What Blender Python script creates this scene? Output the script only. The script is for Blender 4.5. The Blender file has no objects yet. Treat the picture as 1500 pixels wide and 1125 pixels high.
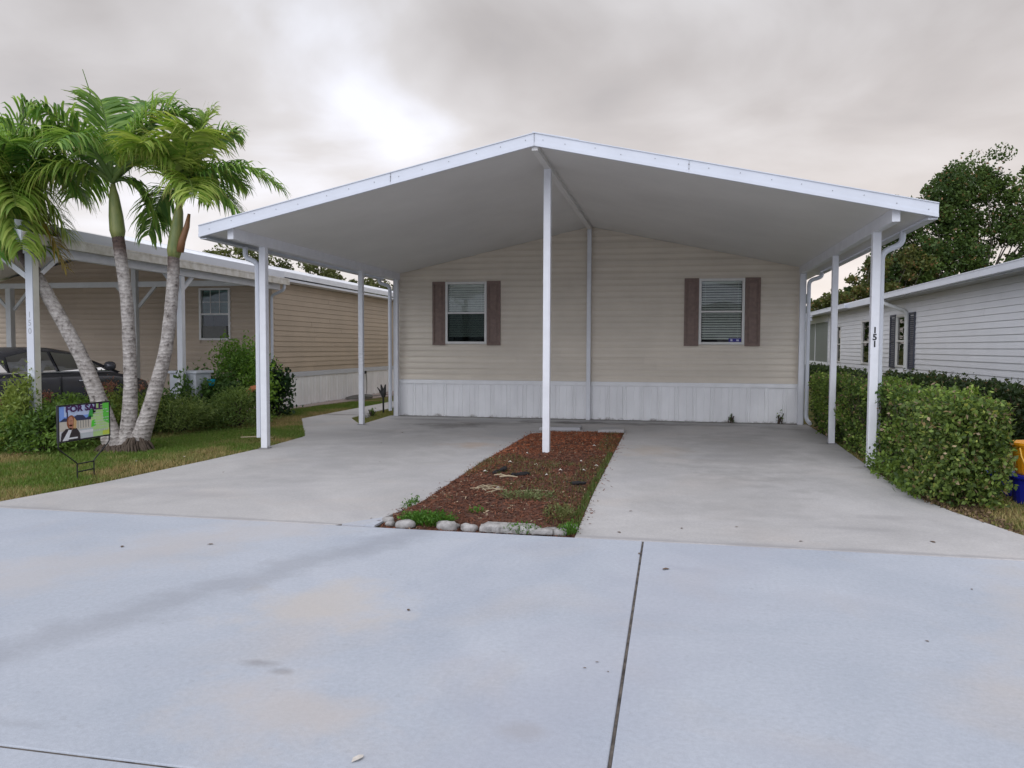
import bpy, math, random
import numpy as np
from mathutils import Vector, Matrix

random.seed(7)
rng = np.random.default_rng(11)
SC = bpy.context.scene
COL = SC.collection

# ------------------------------------------------------------------ camera
F_PX, YAW, PITCH, ROLL, EYE = 1150.12, 0.2004, 0.047, 0.0035, 1.5
cy, sy, cp, sp = math.cos(YAW), math.sin(YAW), math.cos(PITCH), math.sin(PITCH)
fwd0, rgt0, up0 = Vector((-sy, cy, 0)), Vector((cy, sy, 0)), Vector((0, 0, 1))
FWD = fwd0 * cp - up0 * sp
UP1 = up0 * cp + fwd0 * sp
RGT = rgt0 * math.cos(ROLL) + UP1 * math.sin(ROLL)
UPV = UP1 * math.cos(ROLL) - rgt0 * math.sin(ROLL)
cam_d = bpy.data.cameras.new('camera')
cam_d.sensor_width = 36.0
cam_d.lens = F_PX * 36.0 / 1500.0
cam_d.clip_end = 2000
cam_d.clip_start = 0.05
cam = bpy.data.objects.new('camera', cam_d)
COL.objects.link(cam)
M4 = Matrix((( RGT.x, UPV.x, -FWD.x, 0), (RGT.y, UPV.y, -FWD.y, 0), (RGT.z, UPV.z, -FWD.z, EYE), (0, 0, 0, 1)))
cam.matrix_world = M4
SC.camera = cam

# ------------------------------------------------------------------ world
FILL_EL, FILL_AZ = math.radians(42), math.radians(196)   # azimuth measured clockwise from +Y
w = bpy.data.worlds.new('World'); SC.world = w; w.use_nodes = True
nt = w.node_tree; nt.nodes.clear()
def wn(t, **k):
    n = nt.nodes.new(t)
    for a, b in k.items(): setattr(n, a, b)
    return n
def lk(a, b): nt.links.new(a, b)
out = wn('ShaderNodeOutputWorld'); bg = wn('ShaderNodeBackground')
bg.inputs['Strength'].default_value = 0.1
lk(bg.outputs[0], out.inputs[0])
sky = wn('ShaderNodeTexSky', sky_type='NISHITA', sun_disc=False)
sky.sun_elevation = FILL_EL; sky.sun_rotation = FILL_AZ
sky.air_density = 1.0; sky.dust_density = 2.0
tc = wn('ShaderNodeTexCoord')
sep = wn('ShaderNodeSeparateXYZ'); lk(tc.outputs['Generated'], sep.inputs[0])
def m(op, a, b=None, c=None):
    n = wn('ShaderNodeMath', operation=op)
    for i, v in enumerate((a, b, c)):
        if v is None: continue
        if isinstance(v, (int, float)): n.inputs[i].default_value = v
        else: lk(v, n.inputs[i])
    return n.outputs[0]
zc = m('MAXIMUM', sep.outputs['Z'], 0.0)
den = m('ADD', zc, 0.22)
px_ = m('DIVIDE', sep.outputs['X'], den); py_ = m('DIVIDE', sep.outputs['Y'], den)
comb = wn('ShaderNodeCombineXYZ'); lk(m('ADD', px_, 0.22), comb.inputs[0]); lk(py_, comb.inputs[1]); comb.inputs[2].default_value = 5.3
def noise(vec, scale, detail=5, rough=.55, dist=.0):
    n = wn('ShaderNodeTexNoise'); n.inputs['Scale'].default_value = scale
    n.inputs['Detail'].default_value = detail; n.inputs['Roughness'].default_value = rough
    n.inputs['Distortion'].default_value = dist
    lk(vec, n.inputs['Vector']); return n.outputs['Fac']
n1 = noise(comb.outputs[0], 0.62, 4, .48, .6)
n2 = noise(comb.outputs[0], 1.7, 6, .52, .4)
nn = m('ADD', m('MULTIPLY', n1, 0.66), m('MULTIPLY', n2, 0.34))
ramp = wn('ShaderNodeValToRGB'); lk(nn, ramp.inputs[0])
cr = ramp.color_ramp
cr.elements[0].position = 0.40; cr.elements[0].color = (.22, .206, .203, 1)
cr.elements[1].position = 0.65; cr.elements[1].color = (.62, .635, .70, 1)
e = cr.elements.new(0.48); e.color = (.31, .29, .282, 1)
e = cr.elements.new(0.56); e.color = (.425, .41, .41, 1)
def mixc(fac, a, b):
    n = wn('ShaderNodeMix', data_type='RGBA')
    if isinstance(fac, (int, float)): n.inputs[0].default_value = fac
    else: lk(fac, n.inputs[0])
    for i, v in ((6, a), (7, b)):
        if isinstance(v, tuple): n.inputs[i].default_value = v
        else: lk(v, n.inputs[i])
    return n.outputs[2]
# paler, warmer band low in the sky towards the sunset (ahead, to the right)
low = m('POWER', m('SUBTRACT', 1.0, m('MINIMUM', m('MULTIPLY', zc, 1.95), 1.0)), 1.75)
ahead = m('ADD', m('MULTIPLY', sep.outputs['X'], 0.45), m('MULTIPLY', sep.outputs['Y'], 0.89))
aheadc = m('MINIMUM', m('MAXIMUM', m('ADD', m('MULTIPLY', ahead, 0.6), 0.4), 0.0), 1.0)
warm = mixc(aheadc, (.64, .68, .77, 1), (.72, .635, .585, 1))
c1 = mixc(m('MULTIPLY', low, 0.88), ramp.outputs['Color'], warm)
# the clouds opposite the sunset are lit bluish white
cool = mixc(0.65, ramp.outputs['Color'], (.60, .68, .90, 1))
away = m('MINIMUM', m('MAXIMUM', m('ADD', m('MULTIPLY', ahead, -0.9), 0.28), 0.0), 1.0)
c2 = mixc(away, c1, cool)
sc10 = wn('ShaderNodeVectorMath', operation='SCALE'); lk(c2, sc10.inputs[0]); sc10.inputs['Scale'].default_value = 14.0
fin = mixc(0.90, sky.outputs[0], sc10.outputs[0])
lk(fin, bg.inputs['Color'])

twilight_fill_d = bpy.data.lights.new('sun', 'SUN'); twilight_fill_d.energy = 1.5; twilight_fill_d.angle = math.radians(75)  # soft light added for the bright twilight sky behind the camera; sunset lies ahead
twilight_fill_d.color = (1.0, .985, .97)
sun = bpy.data.objects.new('sun', twilight_fill_d); COL.objects.link(sun)
sd = Vector((math.sin(FILL_AZ) * math.cos(FILL_EL), math.cos(FILL_AZ) * math.cos(FILL_EL), math.sin(FILL_EL)))
sun.rotation_euler = sd.to_track_quat('Z', 'Y').to_euler()

SC.view_settings.view_transform = 'Standard'; SC.view_settings.look = 'None'
SC.view_settings.exposure = 0.27; SC.view_settings.gamma = 1.0
SC.view_settings.use_curve_mapping = False

# ------------------------------------------------------------------ materials
def mat(name, col, rough=.6, var=.08, vscale=6.0, bump=0.0, bscale=60.0, col2=None, vdetail=5, metal=0.0,
        rand=0.0, spec=.5, stretch=None, coord='pos'):
    """Principled with a two-tone noise mottling, optional relief and a small tint per object."""
    M = bpy.data.materials.new(name); M.use_nodes = True
    t = M.node_tree; b = t.nodes['Principled BSDF']
    b.inputs['Roughness'].default_value = rough; b.inputs['Metallic'].default_value = metal
    b.inputs['Specular IOR Level'].default_value = spec
    g = t.nodes.new('ShaderNodeNewGeometry'); vec = g.outputs['Position']
    if stretch:
        mp = t.nodes.new('ShaderNodeMapping'); mp.inputs['Scale'].default_value = stretch
        t.links.new(vec, mp.inputs['Vector']); vec = mp.outputs[0]
    nz = t.nodes.new('ShaderNodeTexNoise'); nz.inputs['Scale'].default_value = vscale
    nz.inputs['Detail'].default_value = vdetail; nz.inputs['Roughness'].default_value = .6
    t.links.new(vec, nz.inputs['Vector'])
    r = t.nodes.new('ShaderNodeValToRGB'); t.links.new(nz.outputs['Fac'], r.inputs[0])
    if col2 is None: c0 = tuple(c * (1 - var) for c in col); c1 = tuple(min(1, c * (1 + var)) for c in col)
    else: c0, c1 = col, col2
    r.color_ramp.elements[0].position = .33; r.color_ramp.elements[0].color = (*c0, 1)
    r.color_ramp.elements[1].position = .67; r.color_ramp.elements[1].color = (*c1, 1)
    colout = r.outputs['Color']
    if rand:
        oi = t.nodes.new('ShaderNodeObjectInfo')
        mr = t.nodes.new('ShaderNodeMapRange'); mr.inputs[3].default_value = 1 - rand; mr.inputs[4].default_value = 1 + rand
        t.links.new(oi.outputs['Random'], mr.inputs[0])
        hs = t.nodes.new('ShaderNodeHueSaturation'); t.links.new(mr.outputs[0], hs.inputs['Value'])
        t.links.new(colout, hs.inputs['Color']); colout = hs.outputs[0]
    t.links.new(colout, b.inputs['Base Color'])
    if bump:
        n2 = t.nodes.new('ShaderNodeTexNoise'); n2.inputs['Scale'].default_value = bscale; n2.inputs['Detail'].default_value = 4
        t.links.new(vec, n2.inputs['Vector'])
        bp = t.nodes.new('ShaderNodeBump'); bp.inputs['Strength'].default_value = bump; bp.inputs['Distance'].default_value = .01
        t.links.new(n2.outputs['Fac'], bp.inputs['Height']); t.links.new(bp.outputs[0], b.inputs['Normal'])
    M['colout'] = 1
    return M

def leafmat(name, trans=.35, rough=.5, tint=(1, 1, 1)):
    """Leaves: colour from the per-leaf attribute, part of the light passes through."""
    M = bpy.data.materials.new(name); M.use_nodes = True
    t = M.node_tree; b = t.nodes['Principled BSDF']; o = t.nodes['Material Output']
    a = t.nodes.new('ShaderNodeAttribute'); a.attribute_name = 'leafcol'
    b.inputs['Roughness'].default_value = rough; b.inputs['Specular IOR Level'].default_value = .3
    t.links.new(a.outputs['Color'], b.inputs['Base Color'])
    tr = t.nodes.new('ShaderNodeBsdfTranslucent')
    hs = t.nodes.new('ShaderNodeHueSaturation'); hs.inputs['Saturation'].default_value = 1.1; hs.inputs['Value'].default_value = 1.5
    hs.inputs['Hue'].default_value = .485
    t.links.new(a.outputs['Color'], hs.inputs['Color']); t.links.new(hs.outputs[0], tr.inputs['Color'])
    mx = t.nodes.new('ShaderNodeMixShader'); mx.inputs[0].default_value = trans
    t.links.new(b.outputs[0], mx.inputs[1]); t.links.new(tr.outputs[0], mx.inputs[2]); t.links.new(mx.outputs[0], o.inputs['Surface'])
    return M

def glassmat(name, tint=(.9, .95, .93), ior=1.5, rough=.02):
    M = bpy.data.materials.new(name); M.use_nodes = True
    t = M.node_tree; o = t.nodes['Material Output']; t.nodes.remove(t.nodes['Principled BSDF'])
    tr = t.nodes.new('ShaderNodeBsdfTransparent'); tr.inputs[0].default_value = (*tint, 1)
    gl = t.nodes.new('ShaderNodeBsdfGlossy'); gl.inputs['Roughness'].default_value = rough
    n = t.nodes.new('ShaderNodeTexNoise'); n.inputs['Scale'].default_value = 2.2
    g = t.nodes.new('ShaderNodeNewGeometry'); t.links.new(g.outputs['Position'], n.inputs['Vector'])
    bp = t.nodes.new('ShaderNodeBump'); bp.inputs['Strength'].default_value = .03; bp.inputs['Distance'].default_value = .01
    t.links.new(n.outputs['Fac'], bp.inputs['Height']); t.links.new(bp.outputs[0], gl.inputs['Normal'])
    fr = t.nodes.new('ShaderNodeFresnel'); fr.inputs['IOR'].default_value = ior
    mx = t.nodes.new('ShaderNodeMixShader'); t.links.new(fr.outputs[0], mx.inputs[0])
    t.links.new(tr.outputs[0], mx.inputs[1]); t.links.new(gl.outputs[0], mx.inputs[2]); t.links.new(mx.outputs[0], o.inputs['Surface'])
    return M

def concrete(name, ca, cb, stains_and_shade=(), bands=(), warm=(.50, .455, .42), cold=(.34, .375, .45)):
    """Poured concrete: cloudy mottling, fine grain, pale and rusty patches, some staining and painted contact shade at fixed spots."""
    M = bpy.data.materials.new(name); M.use_nodes = True
    t = M.node_tree; b = t.nodes['Principled BSDF']; b.inputs['Roughness'].default_value = .82
    b.inputs['Specular IOR Level'].default_value = .3
    N = t.nodes.new; L = t.links.new
    g = N('ShaderNodeNewGeometry'); pos = g.outputs['Position']
    def nz(s, d=6, r=.6, dist=0):
        n = N('ShaderNodeTexNoise'); n.inputs['Scale'].default_value = s; n.inputs['Detail'].default_value = d
        n.inputs['Roughness'].default_value = r; n.inputs['Distortion'].default_value = dist; L(pos, n.inputs['Vector']); return n.outputs['Fac']
    def mm(op, a, b_=None, c=None, clamp=False):
        n = N('ShaderNodeMath'); n.operation = op; n.use_clamp = clamp
        for i, v in enumerate((a, b_, c)):
            if v is None: continue
            if isinstance(v, (int, float)): n.inputs[i].default_value = v
            else: L(v, n.inputs[i])
        return n.outputs[0]
    def mx(f, a, b_, mode='MIX'):
        n = N('ShaderNodeMix'); n.data_type = 'RGBA'; n.blend_type = mode
        if isinstance(f, (int, float)): n.inputs[0].default_value = f
        else: L(f, n.inputs[0])
        for i, v in ((6, a), (7, b_)):
            if isinstance(v, tuple): n.inputs[i].default_value = (*v, 1) if len(v) == 3 else v
            else: L(v, n.inputs[i])
        return n.outputs[2]
    r = N('ShaderNodeValToRGB'); L(nz(.55, 8, .68, .5), r.inputs[0])
    r.color_ramp.elements[0].position = .3; r.color_ramp.elements[0].color = (*ca, 1)
    r.color_ramp.elements[1].position = .7; r.color_ramp.elements[1].color = (*cb, 1)
    c = r.outputs[0]
    wf = mm('MULTIPLY', mm('SUBTRACT', nz(.9, 4, .5, .6), .53, clamp=True), 3.0, clamp=True)
    c = mx(mm('MULTIPLY', wf, .8), c, warm)
    cf = mm('MULTIPLY', mm('SUBTRACT', nz(.38, 5, .6, 1.2), .50, clamp=True), 3.2, clamp=True)
    c = mx(mm('MULTIPLY', cf, .85), c, cold)
    f = mm('MULTIPLY', mm('SUBTRACT', nz(38, 5, .7), .5), .42)
    c = mx(1.0, c, mm2color(t, mm('ADD', f, 1.0)), 'MULTIPLY')
    f = mm('MULTIPLY', mm('SUBTRACT', nz(210, 3, .7), .5), .5)
    c = mx(1.0, c, mm2color(t, mm('ADD', f, 1.0)), 'MULTIPLY')
    sp_ = mm('GREATER_THAN', nz(17, 2, .5), .705)
    c = mx(mm('MULTIPLY', sp_, .12), c, (.2, .19, .19))
    sxyz = N('ShaderNodeSeparateXYZ'); L(pos, sxyz.inputs[0])
    rag = nz(2.3, 5, .65)
    for (x, y, rx, ry, colr, amt) in stains_and_shade:
        dx = mm('DIVIDE', mm('SUBTRACT', sxyz.outputs[0], x), rx); dy = mm('DIVIDE', mm('SUBTRACT', sxyz.outputs[1], y), ry)
        d = mm('SQRT', mm('ADD', mm('MULTIPLY', dx, dx), mm('MULTIPLY', dy, dy)))
        k = mm('SUBTRACT', mm('SUBTRACT', 1.25, d), mm('MULTIPLY', mm('SUBTRACT', rag, .5), 3.4), clamp=True)
        c = mx(mm('MULTIPLY', mm('SMOOTH_MIN', k, 1.0, .3, clamp=True), amt), c, colr)
    for (x0, y0, x1, y1, wd, colr, amt) in bands:
        L_ = math.hypot(x1 - x0, y1 - y0); nx, ny = -(y1 - y0) / L_, (x1 - x0) / L_
        d = mm('ABSOLUTE', mm('ADD', mm('MULTIPLY', mm('SUBTRACT', sxyz.outputs[0], x0), nx), mm('MULTIPLY', mm('SUBTRACT', sxyz.outputs[1], y0), ny)))
        k = mm('SUBTRACT', mm('SUBTRACT', 1.2, mm('DIVIDE', d, wd)), mm('MULTIPLY', mm('SUBTRACT', rag, .5), 3.5), clamp=True)
        c = mx(mm('MULTIPLY', k, amt), c, colr)
    L(c, b.inputs['Base Color'])
    bp = N('ShaderNodeBump'); bp.inputs['Strength'].default_value = .25; bp.inputs['Distance'].default_value = .004
    L(nz(90, 5, .7), bp.inputs['Height']); L(bp.outputs[0], b.inputs['Normal'])
    return M

def mm2color(t, sock):
    n = t.nodes.new('ShaderNodeCombineColor')
    for i in range(3): t.links.new(sock, n.inputs[i])
    return n.outputs[0]

GREY = (.22, .21, .215)
M_STREET = concrete('street_concrete', (.385, .42, .475), (.49, .515, .565),
    stains_and_shade=[(-1.9, 3.35, .09, .05, GREY, .5), (-1.75, 3.28, .05, .03, GREY, .5), (-.55, 2.95, .10, .07, (.33, .31, .30), .45),
            (.05, 5.4, .22, .09, (.36, .37, .42), .35), (.9, 4.9, .5, .2, (.40, .41, .45), .3), (-1.55, 2.9, .5, .3, (.52, .47, .43), .5),
            (-2.0, 4.2, .45, .4, (.56, .50, .43), .5), (.5, 3.0, .3, .1, (.4, .41, .46), .3), (-2.5, 2.6, .2, .05, GREY, .2)],
    bands=[(-3.3, 2.9, -2.1, 5.9, .24, (.27, .28, .31), .42), (-.5, 3, .3, 5.8, .5, (.38, .39, .45), .3), (1.6, 2.9, 2.6, 5.9, .4, (.50, .47, .44), .4), (-4.6, 3.6, -3.2, 5.9, .5, (.50, .46, .43), .4)])
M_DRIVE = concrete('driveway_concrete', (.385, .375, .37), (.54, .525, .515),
    stains_and_shade=[(-4.2, 14.4, .75, .5, (.13, .12, .11), .60), (-3.5, 14.9, .8, .35, (.17, .16, .15), .5), (-2.1, 15.5, .8, .3, (.10, .09, .08), .75), (-4.9, 15.5, .7, .25, (.15, .14, .13), .5),
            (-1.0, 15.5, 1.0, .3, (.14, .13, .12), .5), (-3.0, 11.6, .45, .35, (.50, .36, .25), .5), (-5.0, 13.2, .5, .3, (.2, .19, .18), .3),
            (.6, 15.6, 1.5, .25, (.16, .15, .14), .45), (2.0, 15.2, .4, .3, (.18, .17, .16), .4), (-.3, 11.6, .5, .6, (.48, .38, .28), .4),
            (1.1, 11.6, 1.0, 2.6, (.26, .25, .24), .42), (.5, 8.6, .8, 1.8, (.30, .29, .28), .36), (-4.1, 11.2, 1.0, 2.4, (.28, .27, .26), .36), (-5.84, 10.48, .16, .12, (.16, .14, .12), .5), (2.45, 10.48, .16, .12, (.16, .14, .12), .5), (-5.8, 14.15, .15, .12, (.16, .14, .12), .5), (2.42, 12.98, .15, .12, (.16, .14, .12), .5), (1.9, 7.4, .3, .12, (.28, .27, .27), .4),  # small spots at four post feet: dirt painted in to stand for contact shadow
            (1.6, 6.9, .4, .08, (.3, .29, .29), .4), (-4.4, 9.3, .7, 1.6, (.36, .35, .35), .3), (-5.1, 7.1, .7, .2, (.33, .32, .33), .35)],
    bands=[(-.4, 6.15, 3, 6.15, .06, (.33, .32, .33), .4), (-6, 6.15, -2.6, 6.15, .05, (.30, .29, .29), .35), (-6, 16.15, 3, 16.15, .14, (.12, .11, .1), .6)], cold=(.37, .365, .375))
M_WALK = concrete('walk_concrete', (.38, .36, .35), (.46, .44, .42))
M_PINKWALK = concrete('pink_walk', (.34, .27, .25), (.42, .35, .32))
M_SIDE = mat('beige_vinyl', (.69, .62, .52), .5, .05, 1.3, .15, 240, rand=.035)
M_TAN = mat('tan_vinyl', (.50, .405, .305), .5, .06, 1.2, .15, 220, rand=.05)
M_WSIDE = mat('white_vinyl', (.82, .83, .86), .45, .03, 1.2, .1, 220, rand=.02)
M_WHITE = mat('white_paint', (.72, .73, .765), .42, .05, 5, .06, 120)
M_WHITE2 = mat('white_aluminium', (.61, .635, .69), .4, .035, 2.4, .05, 90)
M_SKIRT = mat('skirting_white', (.86, .86, .87), .5, .06, 3.2, .06, 150, rand=.03, stretch=(1, 1, .35))
def splash(M, h=.16, col=(.20, .17, .14), amt=.7):
    """ragged mud splashes along the foot of a thing"""
    t = M.node_tree; b = t.nodes['Principled BSDF']; src = b.inputs['Base Color'].links[0].from_socket; N = t.nodes.new; L = t.links.new
    g = N('ShaderNodeNewGeometry'); sx = N('ShaderNodeSeparateXYZ'); L(g.outputs['Position'], sx.inputs[0])
    n = N('ShaderNodeTexNoise'); n.inputs['Scale'].default_value = 4.5; n.inputs['Detail'].default_value = 8; n.inputs['Roughness'].default_value = .75; L(g.outputs['Position'], n.inputs['Vector'])
    a = N('ShaderNodeMath'); a.operation = 'MULTIPLY_ADD'; L(n.outputs['Fac'], a.inputs[0]); a.inputs[1].default_value = 2.2; a.inputs[2].default_value = -.95
    d = N('ShaderNodeMath'); d.operation = 'DIVIDE'; L(sx.outputs[2], d.inputs[0]); d.inputs[1].default_value = h
    e = N('ShaderNodeMath'); e.operation = 'SUBTRACT'; e.use_clamp = True; L(a.outputs[0], e.inputs[0]); L(d.outputs[0], e.inputs[1])
    f = N('ShaderNodeMath'); f.operation = 'MULTIPLY'; f.use_clamp = True; L(e.outputs[0], f.inputs[0]); f.inputs[1].default_value = 3.0 * amt
    mx = N('ShaderNodeMix'); mx.data_type = 'RGBA'; L(f.outputs[0], mx.inputs[0]); L(src, mx.inputs[6]); mx.inputs[7].default_value = (*col, 1); L(mx.outputs[2], b.inputs['Base Color'])
splash(M_SKIRT); splash(M_WHITE, .10); splash(M_WHITE2, .10)
M_CEIL = mat('ceiling_panel', (.70, .69, .665), .55, .05, .8, .12, 420)
M_SHUT = mat('shutter_brown', (.205, .14, .115), .55, .14, 14, .15, 120)
M_NAVY = mat('shutter_slate', (.055, .06, .085), .55, .1, 12)
M_DIRTY = mat('dirty_gutter', (.50, .47, .40), .6, .0, 7, .1, 80, col2=(.72, .70, .66))
M_GREYPOST = mat('grey_post', (.62, .63, .62), .5, .05, 4)
M_CREAMPOST = mat('cream_post', (.72, .70, .62), .5, .06, 5)
M_VINYLWIN = mat('window_white', (.72, .71, .68), .4, .04, 8)
M_BLIND = mat('blind_slat', (.86, .87, .84), .5, .06, 12)
M_BLINDD = mat('blind_green', (.16, .30, .27), .6, .1, 10)
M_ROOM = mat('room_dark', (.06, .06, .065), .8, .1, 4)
M_SCREEN = glassmat('insect_screen', (.60, .63, .62), 1.03, .5)
M_GLASS = glassmat('window_glass', (.965, .985, .97), 1.4, .015)
M_GLASSD = glassmat('car_glass', (.16, .19, .19), 1.6, .02)
M_BLACK = mat('black_metal', (.012, .012, .013), .45, .1, 30)
M_DARK = mat('dark_plastic', (.02, .02, .022), .5, .2, 20)
M_SCREW = mat('screw_grey', (.2, .2, .21), .5, .2, 40)
M_RUBBER = mat('tyre_rubber', (.018, .018, .018), .8, .1, 30, .2, 80)
M_RIM = mat('wheel_rim', (.45, .46, .48), .3, .1, 20, metal=.9)
M_CAR = mat('car_paint', (.10, .10, .115), .22, .05, 4, metal=.35)
M_CHROME = mat('chrome_trim', (.75, .75, .76), .15, .03, 10, metal=1)
M_LAMP = mat('tail_lamp', (.3, .01, .01), .2, .1, 20)
M_ROOF = mat('white_roof', (.74, .76, .80), .5, .05, 2.5, .05, 60)
M_SHINGLE = mat('roof_shingle', (.22, .21, .2), .8, .15, 8, .3, 60)
M_DOOR = mat('brown_door', (.22, .105, .045), .5, .12, 5)
M_STONE = mat('white_stone', (.19, .18, .17), .88, .0, 13, .8, 30, col2=(.43, .415, .40))
M_MULCHG = mat('mulch_ground', (.055, .026, .017), .95, .0, 6, .8, 70, col2=(.125, .052, .031))
M_GREYBL = mat('grey_blind', (.26, .27, .28), .7, .08, 10)
M_GREYNUM = mat('faded_number', (.33, .34, .36), .6, .1, 20)
M_HOSE = mat('hose_grey', (.17, .17, .16), .6, .1, 20)
M_YELLOW = mat('yellow_plastic', (.80, .33, .01), .42, .06, 6, .05, 50)
M_BLUE = mat('blue_plastic', (.012, .018, .33), .42, .08, 6, .05, 50)
M_TWIG = mat('twig_brown', (.075, .055, .04), .9, .2, 20, .4, 60)
M_BARK = mat('tree_bark', (.10, .085, .07), .9, .25, 7, .7, 25)
M_LOG = mat('charred_wood', (.012, .011, .012), .9, .35, 18, .8, 40)
M_STRAW = mat('dry_straw', (.40, .33, .22), .9, .15, 30)
M_LITTER = mat('dead_leaf', (.13, .085, .055), .85, .25, 30)
M_PALELITTER = mat('pale_litter', (.62, .58, .52), .85, .1, 30)
M_JOINT = mat('joint_dirt', (.035, .03, .028), .95, .0, 14, .5, 70, col2=(.15, .13, .11))
M_LEAF = leafmat('leaf'); M_TLEAF = leafmat('tree_leaf', .28, .55); M_PALM = leafmat('palm_leaf', .38, .42)
M_GRASSB = leafmat('grass_blade', .3, .6); M_CHIP = leafmat('mulch_chip', .0, .9)
M_STICKER = mat('sticker_blue', (.02, .015, .22), .5, .05, 20)
M_STICKW = mat('sticker_pale', (.45, .45, .6), .5, .05, 20)

# grass / soil sheet
def ground_mat():
    M = bpy.data.materials.new('lawn_soil'); M.use_nodes = True
    t = M.node_tree; b = t.nodes['Principled BSDF']; b.inputs['Roughness'].default_value = .95
    b.inputs['Specular IOR Level'].default_value = .1
    g = t.nodes.new('ShaderNodeNewGeometry')
    def nz(s, d=6, r=.6):
        n = t.nodes.new('ShaderNodeTexNoise'); n.inputs['Scale'].default_value = s; n.inputs['Detail'].default_value = d
        n.inputs['Roughness'].default_value = r; t.links.new(g.outputs['Position'], n.inputs['Vector']); return n.outputs['Fac']
    r1 = t.nodes.new('ShaderNodeValToRGB'); t.links.new(nz(.9, 7, .65), r1.inputs[0])
    el = r1.color_ramp.elements
    el[0].position = .36; el[0].color = (.07, .10, .02, 1); el[1].position = .66; el[1].color = (.25, .18, .09, 1)
    e = el.new(.50); e.color = (.13, .14, .042, 1)
    mx = t.nodes.new('ShaderNodeMix'); mx.data_type = 'RGBA'; mx.blend_type = 'MULTIPLY'; mx.inputs[0].default_value = .8
    r2 = t.nodes.new('ShaderNodeValToRGB'); t.links.new(nz(45, 5, .7), r2.inputs[0])
    r2.color_ramp.elements[0].position = .35; r2.color_ramp.elements[0].color = (.4, .4, .4, 1)
    r2.color_ramp.elements[1].position = .68; r2.color_ramp.elements[1].color = (1.5, 1.5, 1.4, 1)
    t.links.new(r1.outputs[0], mx.inputs[6]); t.links.new(r2.outputs[0], mx.inputs[7]); t.links.new(mx.outputs[2], b.inputs['Base Color'])
    bp = t.nodes.new('ShaderNodeBump'); bp.inputs['Strength'].default_value = .8; bp.inputs['Distance'].default_value = .03
    t.links.new(nz(60, 5, .7), bp.inputs['Height']); t.links.new(bp.outputs[0], b.inputs['Normal'])
    return M
M_LAWN = ground_mat()

def trunk_mat():
    M = bpy.data.materials.new('palm_trunk'); M.use_nodes = True
    t = M.node_tree; b = t.nodes['Principled BSDF']; b.inputs['Roughness'].default_value = .85
    N = t.nodes.new; L = t.links.new
    g = N('ShaderNodeNewGeometry')
    wv = N('ShaderNodeTexWave'); wv.wave_type = 'BANDS'; wv.bands_direction = 'Z'; wv.inputs['Scale'].default_value = 5.5
    wv.inputs['Distortion'].default_value = 6.0; wv.inputs['Detail'].default_value = 3; wv.inputs['Detail Scale'].default_value = 2
    L(g.outputs['Position'], wv.inputs['Vector'])
    nz = N('ShaderNodeTexNoise'); nz.inputs['Scale'].default_value = 11; nz.inputs['Detail'].default_value = 8; nz.inputs['Roughness'].default_value = .75
    L(g.outputs['Position'], nz.inputs['Vector'])
    r = N('ShaderNodeValToRGB'); L(nz.outputs['Fac'], r.inputs[0]); el = r.color_ramp.elements
    el[0].position = .34; el[0].color = (.10, .085, .075, 1); el[1].position = .62; el[1].color = (.50, .465, .435, 1)
    e = el.new(.45); e.color = (.30, .27, .25, 1)
    mx = N('ShaderNodeMix'); mx.data_type = 'RGBA'; mx.blend_type = 'MULTIPLY'; mx.inputs[0].default_value = .15
    L(r.outputs[0], mx.inputs[6]); L(wv.outputs['Color'], mx.inputs[7])
    # dark lichen and root staining higher up
    at = N('ShaderNodeAttribute'); at.attribute_name = 'leafcol'
    mx2 = N('ShaderNodeMix'); mx2.data_type = 'RGBA'; mx2.blend_type = 'MULTIPLY'; mx2.inputs[0].default_value = 1
    L(mx.outputs[2], mx2.inputs[6]); L(at.outputs['Color'], mx2.inputs[7]); L(mx2.outputs[2], b.inputs['Base Color'])
    bp = N('ShaderNodeBump'); bp.inputs['Strength'].default_value = .5; bp.inputs['Distance'].default_value = .012
    ad = N('ShaderNodeMath'); ad.operation = 'ADD'; L(wv.outputs['Fac'], ad.inputs[0]); L(nz.outputs['Fac'], ad.inputs[1])
    L(ad.outputs[0], bp.inputs['Height']); L(bp.outputs[0], b.inputs['Normal'])
    return M
M_TRUNK = trunk_mat()
M_SHAFT = mat('crown_shaft', (.115, .16, .045), .5, .0, 5, .1, 40, col2=(.26, .27, .09), stretch=(3, 3, .6))

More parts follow.
